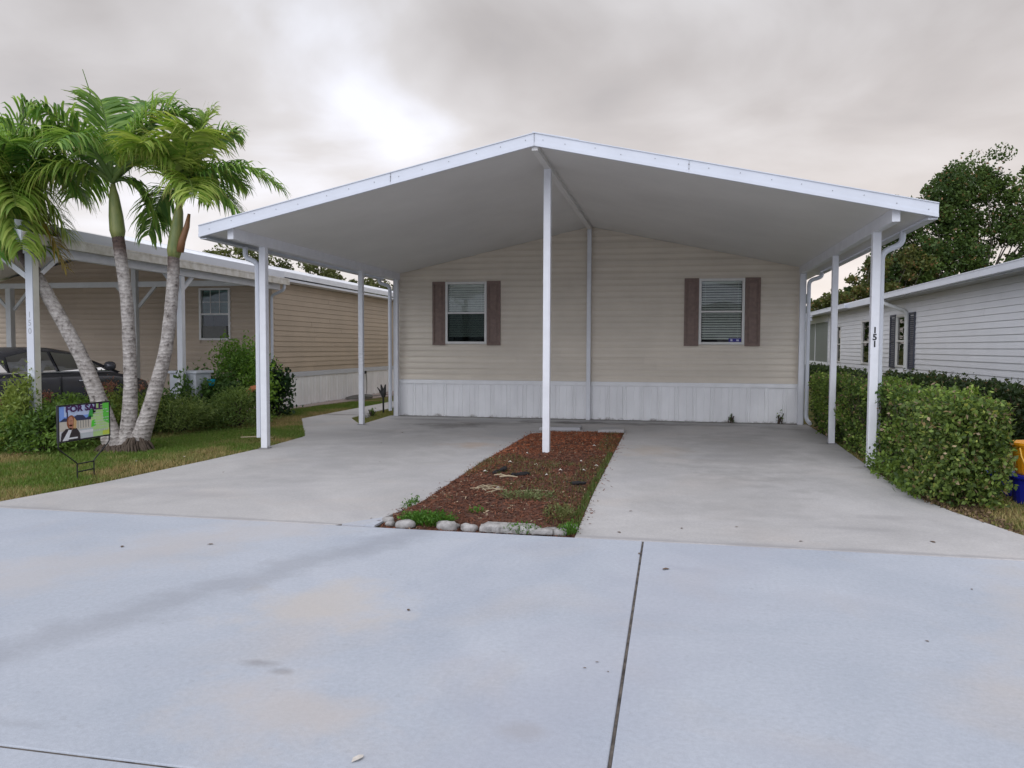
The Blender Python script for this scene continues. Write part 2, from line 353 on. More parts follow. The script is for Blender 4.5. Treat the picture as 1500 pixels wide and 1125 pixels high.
# ------------------------------------------------------------------ mesh helpers
class MB:
    def __init__(s): s.v = []; s.f = []; s.mi = []; s.cur = 0
    def add(s, vs, fs):
        k = len(s.v); s.v += [tuple(p) for p in vs]
        for f in fs: s.f.append(tuple(i + k for i in f)); s.mi.append(s.cur)
        return s
    def box(s, x0, x1, y0, y1, z0, z1):
        return s.add([(x0, y0, z0), (x1, y0, z0), (x1, y1, z0), (x0, y1, z0), (x0, y0, z1), (x1, y0, z1), (x1, y1, z1), (x0, y1, z1)],
                     [(0, 3, 2, 1), (4, 5, 6, 7), (0, 1, 5, 4), (1, 2, 6, 5), (2, 3, 7, 6), (3, 0, 4, 7)])
    def hexa(s, p):  # 8 explicit corners in box order
        return s.add(p, [(0, 3, 2, 1), (4, 5, 6, 7), (0, 1, 5, 4), (1, 2, 6, 5), (2, 3, 7, 6), (3, 0, 4, 7)])
    def prism(s, poly, z0, z1):
        n = len(poly)
        a = sum(poly[i][0] * poly[(i + 1) % n][1] - poly[(i + 1) % n][0] * poly[i][1] for i in range(n))
        if a < 0: poly = poly[::-1]
        vs = [(x, y, z0) for x, y in poly] + [(x, y, z1) for x, y in poly]
        fs = [tuple(range(n))[::-1], tuple(range(n, 2 * n))] + [(i, (i + 1) % n, n + (i + 1) % n, n + i) for i in range(n)]
        return s.add(vs, fs)
    def bar(s, a, b, wx, wz, upv=(0, 0, 1)):
        a, b = Vector(a), Vector(b); d = (b - a).normalized(); u = Vector(upv)
        if abs(d.dot(u)) > .95: u = Vector((0, 1, 0))
        r = d.cross(u).normalized() * wx / 2; u = r.normalized().cross(d).normalized() * wz / 2
        return s.add([a - r - u, a + r - u, b + r - u, b - r - u, a - r + u, a + r + u, b + r + u, b - r + u],
                     [(0, 3, 2, 1), (4, 5, 6, 7), (0, 1, 5, 4), (1, 2, 6, 5), (2, 3, 7, 6), (3, 0, 4, 7)])
    def tube(s, pts, rad, n=10, cap=True):
        pts = [Vector(p) for p in pts]
        if isinstance(rad, (int, float)): rad = [rad] * len(pts)
        k = len(s.v); prev = None; vs = []
        for i, p in enumerate(pts):
            d = (pts[min(i + 1, len(pts) - 1)] - pts[max(i - 1, 0)]).normalized()
            if prev is None:
                u = d.orthogonal().normalized()
            else:
                u = (prev - d * prev.dot(d)).normalized()
            prev = u; v = d.cross(u)
            for j in range(n):
                a = 2 * math.pi * j / n; vs.append(p + (u * math.cos(a) + v * math.sin(a)) * rad[i])
        fs = []
        for i in range(len(pts) - 1):
            for j in range(n): fs.append((i * n + j, i * n + (j + 1) % n, (i + 1) * n + (j + 1) % n, (i + 1) * n + j))
        if cap: fs += [tuple(range(n))[::-1], tuple(range((len(pts) - 1) * n, len(pts) * n))]
        return s.add(vs, fs)
    def mesh(s, name, mats, off=(0, 0, 0), smooth=False):
        me = bpy.data.meshes.new(name)
        o = off
        me.from_pydata([(x - o[0], y - o[1], z - o[2]) for x, y, z in s.v], [], s.f)
        if not isinstance(mats, (list, tuple)): mats = [mats]
        for x in mats: me.materials.append(x)
        if len(mats) > 1: me.polygons.foreach_set('material_index', s.mi)
        if smooth: me.polygons.foreach_set('use_smooth', [True] * len(me.polygons))
        me.update(); return me

ROOT = {}
def link(o, parent=None):
    COL.objects.link(o)
    if parent is not None: o.parent = parent; ROOT[o.name] = ROOT[parent.name]
    return o
def thing(name, label, cat, loc=(0, 0, 0), group=None):
    o = bpy.data.objects.new(name, None); o.empty_display_size = .2
    o.location = loc; COL.objects.link(o); ROOT[o.name] = tuple(loc)
    o['label'] = label; o['category'] = cat
    if group: o['group'] = group
    return o
def part(name, mb, mt, parent, label=None, smooth=False, bevel=0, kind=None):
    """mb is written in world coordinates; it becomes a child of parent."""
    o = bpy.data.objects.new(name, mb.mesh(name, mt, ROOT[parent.name], smooth) if isinstance(mb, MB) else mb)
    link(o, parent)
    if label: o['label'] = label
    if kind: o['kind'] = kind
    if bevel:
        b = o.modifiers.new('edge', 'BEVEL'); b.width = bevel; b.segments = 2; b.limit_method = 'ANGLE'
    return o
def single(name, mb, mt, label, cat, loc, group=None, smooth=False, bevel=0):
    o = bpy.data.objects.new(name, mb.mesh(name, mt, loc, smooth)); o.location = loc
    COL.objects.link(o); ROOT[o.name] = tuple(loc); o['label'] = label; o['category'] = cat
    if group: o['group'] = group
    if bevel:
        b = o.modifiers.new('edge', 'BEVEL'); b.width = bevel; b.segments = 2; b.limit_method = 'ANGLE'
    return o
def setting(name, mb, mt=None, kind='structure', smooth=False):
    o = bpy.data.objects.new(name, mb.mesh(name, mt, (0, 0, 0), smooth) if isinstance(mb, MB) else mb)
    COL.objects.link(o); o['kind'] = kind; ROOT[o.name] = (0, 0, 0); return o
def npmesh(name, V, Fq, mt, colors=None, off=(0, 0, 0), smooth=False):
    """mesh from numpy arrays: V (n,3), Fq (m,k)"""
    me = bpy.data.meshes.new(name); V = np.asarray(V, np.float32) - np.asarray(off, np.float32)
    k = Fq.shape[1]
    me.vertices.add(len(V)); me.vertices.foreach_set('co', V.ravel())
    me.loops.add(Fq.size); me.loops.foreach_set('vertex_index', Fq.astype(np.int32).ravel())
    me.polygons.add(len(Fq)); me.polygons.foreach_set('loop_start', np.arange(0, Fq.size, k, dtype=np.int32))
    me.polygons.foreach_set('loop_total', np.full(len(Fq), k, np.int32))
    if smooth: me.polygons.foreach_set('use_smooth', np.ones(len(Fq), bool))
    me.materials.append(mt)
    if colors is not None:
        a = me.attributes.new('leafcol', 'FLOAT_COLOR', 'POINT')
        c = np.ones((len(V), 4), np.float32); c[:, :3] = colors; a.data.foreach_set('color', c.ravel())
    me.update(calc_edges=True); return me

def unit(v): return v / np.maximum(np.linalg.norm(v, axis=-1, keepdims=True), 1e-9)
def leaves(C, size, aspect=.5, col=((.03, .07, .015), (.09, .16, .03)), out_dir=None, bias=.6, droop=.0, colmix=None, extra=None):
    """Cloud of folded leaves: four corners, two triangles each."""
    n = len(C)
    d = unit(rng.normal(size=(n, 3)))
    if out_dir is not None: d = unit(d * (1 - bias) + out_dir * bias)
    d[:, 2] -= droop; d = unit(d)
    t = unit(np.cross(d, unit(rng.normal(size=(n, 3))))); nr = np.cross(d, t)
    L = (size * rng.uniform(.65, 1.3, n))[:, None]; W = L * aspect * .5
    base = C - d * L * .5; tip = C + d * L * .5 + nr * L * .08
    mid = C + nr * L * -.06
    V = np.stack([base, mid + t * W + nr * W * .5, tip, mid - t * W + nr * W * .5], 1).reshape(-1, 3)
    i = np.arange(n)[:, None] * 4
    Fq = np.concatenate([i + [0, 1, 2], i + [0, 2, 3]])
    u = rng.random(n)[:, None] if colmix is None else colmix[:, None]
    c = np.array(col[0]) * (1 - u) + np.array(col[1]) * u
    c = c * rng.uniform(.8, 1.2, (n, 1))
    if extra is not None:
        for (frac, ec) in extra:
            mk = rng.random(n) < frac; c[mk] = np.array(ec) * rng.uniform(.7, 1.3, (mk.sum(), 1))
    return V, Fq, np.repeat(c, 4, 0)

def inpoly(x, y, poly):
    r = np.zeros(len(x), bool); n = len(poly); j = n - 1
    for i in range(n):
        xi, yi = poly[i]; xj, yj = poly[j]
        c = ((yi > y) != (yj > y)) & (x < (xj - xi) * (y - yi) / (yj - yi + 1e-12) + xi)
        r ^= c; j = i
    return r
def vnoise(x, y, s, seed=0):
    """cheap smooth value noise"""
    g = np.random.default_rng(seed).random((64, 64)); u = x * s; v = y * s
    i = np.floor(u).astype(int); j = np.floor(v).astype(int); a = u - i; b = v - j
    a = a * a * (3 - 2 * a); b = b * b * (3 - 2 * b); i %= 64; j %= 64; i2 = (i + 1) % 64; j2 = (j + 1) % 64
    return (g[i, j] * (1 - a) + g[i2, j] * a) * (1 - b) + (g[i, j2] * (1 - a) + g[i2, j2] * a) * b

def text_mesh(s, size, mt, bold=0.0):
    cu = bpy.data.curves.new('lettering', 'FONT'); cu.body = s; cu.size = size; cu.align_x = 'CENTER'; cu.align_y = 'CENTER'
    cu.offset = bold; cu.resolution_u = 3
    o = bpy.data.objects.new('lettering_source', cu)
    me = bpy.data.meshes.new_from_object(o)
    bpy.data.objects.remove(o); bpy.data.curves.remove(cu)
    me.materials.clear(); me.materials.append(mt); return me
def letter(name, s, size, mt, parent, loc, xdir, updir, bold=0.0):
    me = text_mesh(s, size, mt, bold)
    o = bpy.data.objects.new(name, me); link(o, parent)
    x = Vector(xdir).normalized(); u = Vector(updir).normalized(); nrm = x.cross(u)
    r = Vector(ROOT[parent.name]); l = Vector(loc) - r
    o.matrix_local = Matrix(((x.x, u.x, nrm.x, l.x), (x.y, u.y, nrm.y, l.y), (x.z, u.z, nrm.z, l.z), (0, 0, 0, 1)))
    return o

# ------------------------------------------------------------------ ground, street, driveways
setting('ground', MB().add([(-400, -400, -.02), (400, -400, -.02), (400, 600, -.02), (-400, 600, -.02)], [(0, 1, 2, 3)]), M_LAWN)
YS = 6.11
for (x0, x1, y0, y1) in ((-60, -.207, 2.446, YS), (-.193, 60, 2.446, YS), (-60, 60, -40, 2.432)):
    o = setting('street_slab', MB().box(x0, x1, y0, y1, -.12, 0), M_STREET)
    b = o.modifiers.new('edge', 'BEVEL'); b.width = .006; b.segments = 2
setting('joint_filler', MB().box(-.206, -.194, 2.45, YS, -.1, -.005).box(-60, 60, 2.433, 2.445, -.1, -.005), M_JOINT)
drive = [(-6.35, 6.116), (-6.3, 6.4), (-6.1, 7.48), (-5.97, 9.21), (-5.9, 10.66), (-5.98, 12.0), (-6.03, 12.21), (-6.8, 13.67), (-7.53, 15.09), (-7.5, 20.5),
         (-6.8, 20.5), (-6.68, 16.6), (-6.58, 15.45), (-5.85, 14.17), (-6.0, 16.25), (2.62, 16.25), (2.6, 14.0), (2.46, 10.3), (2.44, 8.6), (2.56, 7.82),
         (2.8, 6.93), (3.2, 6.35), (3.6, 6.116), (-.735, 6.116), (-.775, 8.1), (-.80, 14.0), (-2.39, 13.72), (-2.415, 9.7), (-2.35, 7.2), (-2.46, 6.50), (-2.62, 6.30), (-2.76, 6.116)]
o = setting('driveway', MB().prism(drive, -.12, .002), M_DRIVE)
b = o.modifiers.new('edge', 'BEVEL'); b.width = .008; b.segments = 2; b.limit_method = 'ANGLE'
setting('side_path', MB().prism([(-9.17, 17.05), (-8.95, 16.75), (-8.42, 22.7), (-8.0, 30), (-9.17, 30)], -.1, .004), M_PINKWALK)
setting('neighbour_driveway', MB().box(-17, -9.7, 6.2, 16.9, -.1, -.004), M_WALK)

# thin slabs at the back of the mulch bed, one loose white chip
for (x0, x1, y0) in ((-2.33, -1.55, 13.95), (-1.52, -.83, 13.80)):
    pass

# mulch bed
bed = [(-2.44, 6.45), (-2.34, 7.2), (-2.405, 9.7), (-2.385, 13.70), (-.81, 13.98), (-.785, 8.1), (-.735, 6.12), (-2.36, 6.12)]
def bedz(x, y):
    e = np.minimum(np.clip((x + 2.43) / .3, 0, 1), np.clip((-.76 - x) / .3, 0, 1)) * np.clip((y - 6.25) / .3, 0, 1) * np.clip((14.3 - y) / 2.2, .15, 1)
    return -.012 + .045 * e + .03 * vnoise(x, y, 2.2, 3) * e + .018 * vnoise(x, y, 7, 4) * e
gx = np.linspace(-2.47, -.73, 60); gy = np.linspace(6.11, 14.05, 240)
X, Y = np.meshgrid(gx, gy, indexing='ij'); Z = bedz(X, Y)
V = np.stack([X.ravel(), Y.ravel(), Z.ravel()], 1)
ii = np.arange(59)[:, None] * 240 + np.arange(239)[None]; ii = ii.ravel()
Fq = np.stack([ii, ii + 240, ii + 241, ii + 1], 1)
c = V[Fq].mean(1); Fq = Fq[inpoly(c[:, 0], c[:, 1], bed)]
setting('mulch_bed', npmesh('mulch_bed', V, Fq, M_MULCHG, smooth=True))
n = 56000
x = rng.uniform(-2.9, -.4, n); y = rng.uniform(6.12, 14.0, n); k = inpoly(x, y, bed)
near = inpoly(x + rng.normal(size=n) * .06, y + rng.normal(size=n) * .05, bed) & (rng.random(n) < .30)
k |= near; x, y = x[k], y[k]; n = len(x)
z = np.maximum(bedz(x, y), np.where(inpoly(x, y, bed), -1, .003)) + rng.uniform(0, .012, n)
d = unit(np.stack([rng.normal(size=n), rng.normal(size=n), rng.normal(size=n) * .25], 1)); t = unit(np.cross(d, np.array([0, 0, 1.]) + rng.normal(size=(n, 3)) * .35))
L = rng.uniform(.005, .024, n)[:, None]; W = rng.uniform(.002, .0055, n)[:, None]; C = np.stack([x, y, z], 1)
V = np.stack([C - d * L - t * W, C + d * L - t * W, C + d * L + t * W, C - d * L + t * W], 1).reshape(-1, 3)
Fq = np.arange(n * 4).reshape(-1, 4)
u = rng.random(n)[:, None]; col = np.array([.075, .03, .018]) * (1 - u) + np.array([.26, .10, .055]) * u
back = np.clip((y - 8.6) / 3 + (vnoise(x, y, 1.3, 9) - .5) * 1.2, 0, 1)[:, None]       # fresher, redder mulch towards the house
col = col * (1 - back) * .85 + (np.array([.15, .045, .022]) * (1 - u) + np.array([.40, .14, .065]) * u) * back
mk = rng.random(n) < .05; col[mk] = np.array([.34, .27, .18]) * rng.uniform(.6, 1.3, (mk.sum(), 1))
setting('mulch_chips', npmesh('mulch_chips', V, Fq, M_CHIP, np.repeat(col, 4, 0)), None, 'stuff')

# grass blades
def blades(name, x, y, z, h, w_, ca, cb, lean=.5, mixv=None):
    n = len(x); a = rng.uniform(0, 2 * math.pi, n)
    t = np.stack([np.cos(a), np.sin(a), np.zeros(n)], 1); hh = h * rng.uniform(.5, 1.4, n)
    ln = unit(rng.normal(size=(n, 3)) * [1, 1, 0]) * (lean * hh * rng.random(n))[:, None]
    B = np.stack([x, y, z], 1); W = (w_ * rng.uniform(.7, 1.3, n))[:, None]
    tip = B + ln + np.stack([np.zeros(n), np.zeros(n), hh], 1)
    mid = B + ln * .35 + np.stack([np.zeros(n), np.zeros(n), hh * .55], 1)
    V = np.stack([B - t * W, B + t * W, mid + t * W * .8, tip, mid - t * W * .8], 1).reshape(-1, 3)
    i = np.arange(n)[:, None] * 5
    Fq = np.concatenate([i + [0, 1, 2], i + [0, 2, 4], i + [4, 2, 3]])
    u = (rng.random(n) if mixv is None else np.clip(mixv + rng.normal(size=n) * .22, 0, 1))[:, None]
    c = np.array(ca) * (1 - u) + np.array(cb) * u
    return setting(name, npmesh(name, V, Fq, M_GRASSB, np.repeat(c * rng.uniform(.75, 1.25, (n, 1)), 5, 0)), None, 'stuff')
GA, GB = (.115, .20, .033), (.38, .295, .135)
slabs = [drive]
def scatter(poly, dens):
    P = np.array(poly); lo, hi = P.min(0), P.max(0); n = int((hi - lo).prod() * dens)
    x = rng.uniform(lo[0], hi[0], n); y = rng.uniform(lo[1], hi[1], n); k = inpoly(x, y, poly)
    for s in slabs: k &= ~inpoly(x, y, s)
    return x[k], y[k]
lawnL = [(-9.4, 6.13), (-6.34, 6.13), (-6.0, 8.9), (-5.9, 10.66), (-5.98, 12.2), (-7.5, 15.1), (-7.5, 20), (-8.5, 20), (-8.95, 16.8), (-9.4, 14.5)]
x, y = scatter(lawnL, 3400)
dry = np.clip((vnoise(x, y, .8, 21) - .42) * 2.2 + (vnoise(x, y, 2.6, 22) - .5) * 1.1 + np.clip((x + 7.6) * .28, -.2, .5), 0, 1)
keep = rng.random(len(x)) < (1.0 - .55 * dry); x, y, dry = x[keep], y[keep], dry[keep]
blades('lawn_grass', x, y, np.full(len(x), -.02), .045, .0042, GA, GB, .9, dry)
x, y = scatter([(-6.6, 13.8), (-5.85, 14.1), (-5.9, 16.3), (-6.65, 18)], 2500)
blades('lawn_grass', x, y, np.full(len(x), -.02), .035, .004, GA, GB, .9, np.full(len(x), .45))
x, y = scatter([(2.6, 6.13), (7, 6.13), (7, 13), (2.5, 13), (2.45, 8.5)], 1500)
blades('lawn_grass', x, y, np.full(len(x), -.02), .04, .0042, GA, GB, .9, np.clip(vnoise(x, y, 1.1, 31) * 1.3, 0, 1))
x, y = scatter([(-9.7, 6.13), (-9.4, 6.13), (-9.4, 15), (-9.7, 15)], 1500)
blades('lawn_grass', x, y, np.full(len(x), -.02), .05, .005, GA, GB, .9, vnoise(x, y, 1.1, 32) * .6)
# sparse blades and weeds growing in the mulch bed
x, y = scatter(bed, 700)
wgt = vnoise(x, y, 1.9, 41) * .55 + .5 * np.clip((-.78 - x) < .28, 0, 1) + .25 * (np.abs(y - 8.7) < 1.6) - .15 * (y > 10.5)
k = wgt > .56; x, y = x[k], y[k]
blades('bed_grass', x, y, bedz(x, y), .04, .0038, (.06, .09, .02), (.20, .15, .07), 1.0, None)
x, y = scatter([(-.83, 6.2), (-.73, 6.2), (-.765, 8.2), (-.79, 11), (-.85, 11)], 2600)
blades('bed_grass', x, y, np.full(len(x), .0), .05, .004, (.055, .11, .02), (.12, .14, .04), 1.0, None)
def tuft(cx, cy, rx, ry, n, h, label, z=0.0, col=((.045, .12, .015), (.10, .22, .03)), w_=.004):
    a = rng.uniform(0, 2 * math.pi, n); r = np.sqrt(rng.random(n))
    x = cx + rx * r * np.cos(a); y = cy + ry * r * np.sin(a)
    V = []; hh = h * (1.1 - r * .6) * rng.uniform(.5, 1.2, n)
    B = np.stack([x, y, np.full(n, z)], 1); outv = np.stack([np.cos(a) * rx, np.sin(a) * ry, np.zeros(n)], 1)
    tip = B + outv * (.5 * r)[:, None] + np.stack([np.zeros(n), np.zeros(n), hh], 1) + rng.normal(size=(n, 3)) * .012
    b_ = rng.uniform(0, 2 * math.pi, n); t = np.stack([np.cos(b_), np.sin(b_), np.zeros(n)], 1) * w_
    mid = B * .5 + tip * .5 + [0, 0, .01]
    V = np.stack([B - t * .6, B + t * .6, mid + t, tip, mid - t], 1).reshape(-1, 3)
    i = np.arange(n)[:, None] * 5; Fq = np.concatenate([i + [0, 1, 2], i + [0, 2, 4], i + [4, 2, 3]])
    V2, F2, c2 = leaves(mid + rng.normal(size=(n, 3)) * .015 + [0, 0, .02], .03, .5, col, None)
    u = rng.random(n)[:, None]; c = np.repeat(np.array(col[0]) * (1 - u) + np.array(col[1]) * u, 5, 0)
    me = npmesh('weed_tuft', np.concatenate([V, V2]), np.concatenate([Fq, F2 + len(V)]), M_GRASSB, np.concatenate([c, c2]), (cx, cy, z))
    o = bpy.data.objects.new('weed_tuft', me); o.location = (cx, cy, z); COL.objects.link(o)
    o['label'] = label; o['category'] = 'weed'; o['group'] = 'weeds in and around the mulch bed'
    return o
tuft(-2.02, 6.33, .19, .12, 420, .12, 'big bright green weed clump between the first white stones of the bed edge')
tuft(-1.18, 6.17, .13, .04, 170, .06, 'low green weed spilling over the middle of the white stone edging onto the street')
tuft(-.80, 6.24, .06, .08, 110, .08, 'small weed at the right-hand front corner of the mulch bed')
tuft(-2.40, 7.05, .05, .20, 80, .02, 'green weed creeping over the left edge of the mulch bed beside the driveway')
tuft(-1.35, 7.35, .22, .15, 240, .07, 'pale green grass patch inside the mulch bed near its front', .05, ((.09, .13, .04), (.22, .24, .11)))
tuft(-.95, 6.75, .12, .22, 200, .08, 'thin grass patch inside the mulch bed by its right front corner', .03, ((.09, .12, .03), (.2, .2, .08)))
tuft(-1.65, 6.62, .06, .05, 40, .08, 'tiny lone sprout in the dark mulch behind the white edging stones', .03)

# white stones along the front of the bed
def stone(x, y, sx, sy_, sz, label, name='edging_stone', rough=1.0, rz=0.0):
    bm_v = []; nu, nv = 12, 7
    mb = MB(); seed = random.random() * 50
    for j in range(nv + 1):
        th = math.pi * j / nv
        for i in range(nu):
            a = 2 * math.pi * i / nu
            p = Vector((math.sin(th) * math.cos(a), math.sin(th) * math.sin(a), math.cos(th)))
            q = Vector([math.copysign(abs(c) ** .78, c) for c in p])
            kk = 1 + rough * .16 * math.sin(3.1 * q.x + seed) * math.cos(2.7 * q.y + seed * 2) + rough * random.uniform(-.10, .10)
            X_, Y_ = q.x * sx * kk, q.y * sy_ * kk
            mb.v.append((x + X_ * math.cos(rz) - Y_ * math.sin(rz), y + X_ * math.sin(rz) + Y_ * math.cos(rz), sz * .16 + q.z * sz * .46 * kk))
    for j in range(nv):
        for i in range(nu): mb.f.append((j * nu + i, (j + 1) * nu + i, (j + 1) * nu + (i + 1) % nu, j * nu + (i + 1) % nu)); mb.mi.append(0)
    return single(name, mb, M_STONE, label, 'stone', (x, y, 0), 'white stones edging the mulch bed', smooth=True)
stone(-2.37, 6.34, .05, .05, .06, 'small white stone at the far left end of the bed edging')
stone(-2.31, 6.23, .045, .035, .05, 'second white stone from the left, low and next to the cracked corner slab')
stone(-2.17, 6.20, .085, .06, .085, 'rounded white stone just left of the big green weed clump')
stone(-1.80, 6.20, .10, .06, .095, 'grey-white stone just right of the big green weed clump', rough=1.3)
stone(-1.615, 6.20, .075, .055, .075, 'round grey stone touching the left end of the long ribbed block')
# long ribbed concrete edger
mb = MB()
N_ = 28
for i in range(N_):
    t0 = i / (N_ - 1); xx = -1.52 + .50 * t0; rr = .012 * (1 if (i % 4) < 2 else 0) + .005 * random.random()
    ee = .03 * (1 - min(1, min(t0, 1 - t0) * 9))
    for (yy, zz) in ((6.145 - rr + ee, 0), (6.145 - rr + ee, .045 - ee), (6.165 - rr + ee, .062 - ee), (6.235 - ee, .066 - ee), (6.255 - ee, .045), (6.255 - ee, 0)):
        mb.v.append((xx, yy, zz))
for i in range(N_ - 1):
    for j in range(6): mb.f.append((i * 6 + j, (i + 1) * 6 + j, (i + 1) * 6 + (j + 1) % 6, i * 6 + (j + 1) % 6)); mb.mi.append(0)
mb.f += [tuple(range(6))[::-1], tuple(range((N_ - 1) * 6, N_ * 6))]; mb.mi += [0, 0]
single('edging_block', mb, M_STONE, 'long white ribbed concrete edging block at the middle of the bed front', 'edging block', (-1.27, 6.2, 0))
stone(-1.02 + .07, 6.235, .075, .05, .07, 'white stone half hidden behind the low weed, right of the ribbed block')
stone(-1.0 + .20, 6.36, .06, .05, .07, 'pale stone at the right front corner of the bed, set back from the others')
single('edging_block', MB().box(-1.10, -.91, 6.13, 6.20, 0, .045), M_STONE, 'short pale edging block with squared ends beside the low weed', 'edging block', (-1.0, 6.165, 0), bevel=.012)
stone(-.86, 6.2, .06, .045, .075, 'rough white stone second from the right end of the bed edging', rough=1.5)
# broken corner slab left of the bed, crack around it
setting('joint_filler', MB().prism([(-2.80, 6.118), (-2.66, 6.33), (-2.46, 6.53), (-2.40, 6.50), (-2.40, 6.118)], -.1, -.004), M_JOINT)
setting('corner_slab', MB().prism([(-2.70, 6.125), (-2.575, 6.285), (-2.455, 6.44), (-2.415, 6.45), (-2.40, 6.30), (-2.41, 6.125)], -.1, .012), M_STREET)
# two thin loose slabs at the back of the bed and a white chip
single('paving_slab', MB().prism([(-2.33, 13.95), (-1.6, 14.05), (-1.62, 14.5), (-2.2, 14.4)], .0, .055), M_WALK, 'thin grey concrete slab lying behind the centre post at the bed back', 'slab', (-1.9, 14.1, 0), bevel=.008)
single('paving_slab', MB().prism([(-1.25, 13.72), (-.80, 13.86), (-.82, 14.3), (-1.22, 14.2)], .0, .06), M_WALK, 'thin grey concrete slab at the back right corner of the mulch bed', 'slab', (-1, 14, 0), bevel=.008)
stone(-2.25, 13.45, .12, .09, .05, 'flat white stone at the back left corner of the mulch bed', 'loose_stone')
# charred logs
def log(x, y, l, r, rz, label, tilt=.12):
    mb = MB(); d = Vector((math.cos(rz), math.sin(rz), tilt)); sd_ = Vector((-d.y, d.x, 0))
    k = 12; pts = [Vector((x, y, .05 + r * .7)) + d * (l * (i / (k - 1) - .5)) + sd_ * random.uniform(-.012, .012) for i in range(k)]
    mb.tube(pts, [r * random.uniform(.55, 1.1) * (.45 if i in (0, k - 1) else 1) for i in range(k)], 8)
    mb.v = [(a + random.uniform(-.006, .006), b + random.uniform(-.006, .006), .05 + (c - .05) * .7 + random.uniform(-.006, .006)) for a, b, c in mb.v]
    return single('charred_log', mb, M_LOG, label, 'log', (x, y, .05), 'charred logs lying on the mulch')
log(-1.94, 8.86, .30, .035, math.radians(70), 'black charred log pointing towards the house, left of the bed')
log(-1.66, 8.66, .20, .035, math.radians(10), 'short black charred stub behind the two pale sticks, middle of the bed')
log(-1.02, 8.18, .32, .035, math.radians(-6), 'longer black charred log on the right side of the mulch bed')
def stick(x, y, l, rz, label, r=.007):
    d = Vector((math.cos(rz), math.sin(rz), 0)); p = Vector((x, y, .075))
    single('dry_stick', MB().tube([p - d * l / 2, p + Vector((0, 0, .012)), p + d * l / 2], [r, r * 1.1, r * .6], 6), M_STRAW, label, 'stick', (x, y, .07), 'dry sticks on the mulch')
stick(-1.74, 8.40, .20, .1, 'pale dry stick in front of the short black stub', .009)
stick(-1.85, 8.48, .14, .0, 'short pinkish stick left of the pale stick by the black stub')
mb = MB()
for i in range(9):
    a = random.uniform(0, 3.14); c0 = Vector((-1.78 + random.uniform(-.1, .1), 7.62 + random.uniform(-.08, .08), .075)); d = Vector((math.cos(a), math.sin(a), 0)) * random.uniform(.07, .14)
    mb.tube([c0 - d, c0 + Vector((0, 0, random.uniform(0, .03))), c0 + d], .0045, 5)
single('straw_tangle', mb, M_STRAW, 'tangle of pale dry straw on the mulch left of the front grass patch', 'straw', (-1.78, 7.62, .06))
stick(-1.3, 7.62, .3, .12, 'long thin dry stalk behind the pale grass patch', .004)
# fallen leaves on the concrete, shells in the mulch
def litter(x, y, s, label, mt=M_LITTER, z=.004, cat='leaf', nm='fallen_leaf'):
    s *= .62
    a = random.uniform(0, 6.28); mb = MB(); pts = []
    for (u, v, zz) in ((-1, 0, 0), (-.3, .45, .25), (.5, .35, .3), (1, 0, .1), (.5, -.4, .2), (-.3, -.45, .35), (0, 0, .05)):
        pts.append((x + s * (u * math.cos(a) - v * math.sin(a)), y + s * (u * math.sin(a) + v * math.cos(a)), z + s * zz * .5))
    mb.add(pts, [(0, 1, 6), (1, 2, 6), (2, 3, 6), (3, 4, 6), (4, 5, 6), (5, 0, 6)])
    single(nm, mb, mt, label, cat, (x, y, z), 'dead leaves scattered on the concrete')
litter(.0 - .02, 5.35, .05, 'dead leaf on the street just right of the joint')
litter(-.21, 5.72, .035, 'dark crumb of leaf caught in the top of the street joint')
for (x, y, q, lb) in ((2.0, 6.55, .05, 'largest dead leaf on the right driveway, near the street'), (1.0, 6.35, .03, 'small dead leaf on the right driveway just behind the street seam'), (.1, 6.6, .03, 'dead leaf on the right driveway straight behind the street joint'),
        (-.35, 7.2, .03, 'dead leaf on the right driveway close to the front of the mulch bed'), (1.85, 5.3, .02, 'tiny dark leaf crumb alone on the right part of the street'), (-4.6, 13.0, .06, 'dead leaf far back on the left driveway under the carport'),
        (-4.4, 11.5, .04, 'dead leaf on the left driveway beneath the carport front'), (-3.4, 5.3, .04, 'dead leaf on the street left of the mulch bed'), (-1.45, 4.2, .03, 'dead leaf in the middle of the left street slab'),
        (-4.0, 5.1, .04, 'leftmost dead leaf on the pale street'), (-.4, 6.35, .04, 'dead leaf where the right driveway meets the mulch bed corner'), (-3.7, 9.6, .03, 'small dead leaf in the middle of the left driveway'),
        (-.38, 3.6, .015, 'leftmost of the three tiny crumbs beside the street joint'), (-.33, 3.68, .015, 'farthest of the three tiny crumbs beside the street joint'), (-.27, 3.58, .012, 'tiny crumb closest to the street joint, one of three'),
        (.55, 6.75, .025, 'small leaf scrap on the right driveway between two larger dead leaves'), (1.3, 4.3, .02, 'tiny leaf scrap on the right street slab, nearer the camera'), (-5.2, 8.4, .03, 'small dead leaf on the left driveway near the lawn')):
    litter(x, y, q, lb)
litter(-1.1, 2.62, .05, 'white scrap lying on the street near the bottom edge of the photo', M_PALELITTER)
litter(3.2, 7.3, .08, 'curled pale dead leaf on the grass below the hedge end', M_LITTER, .03)
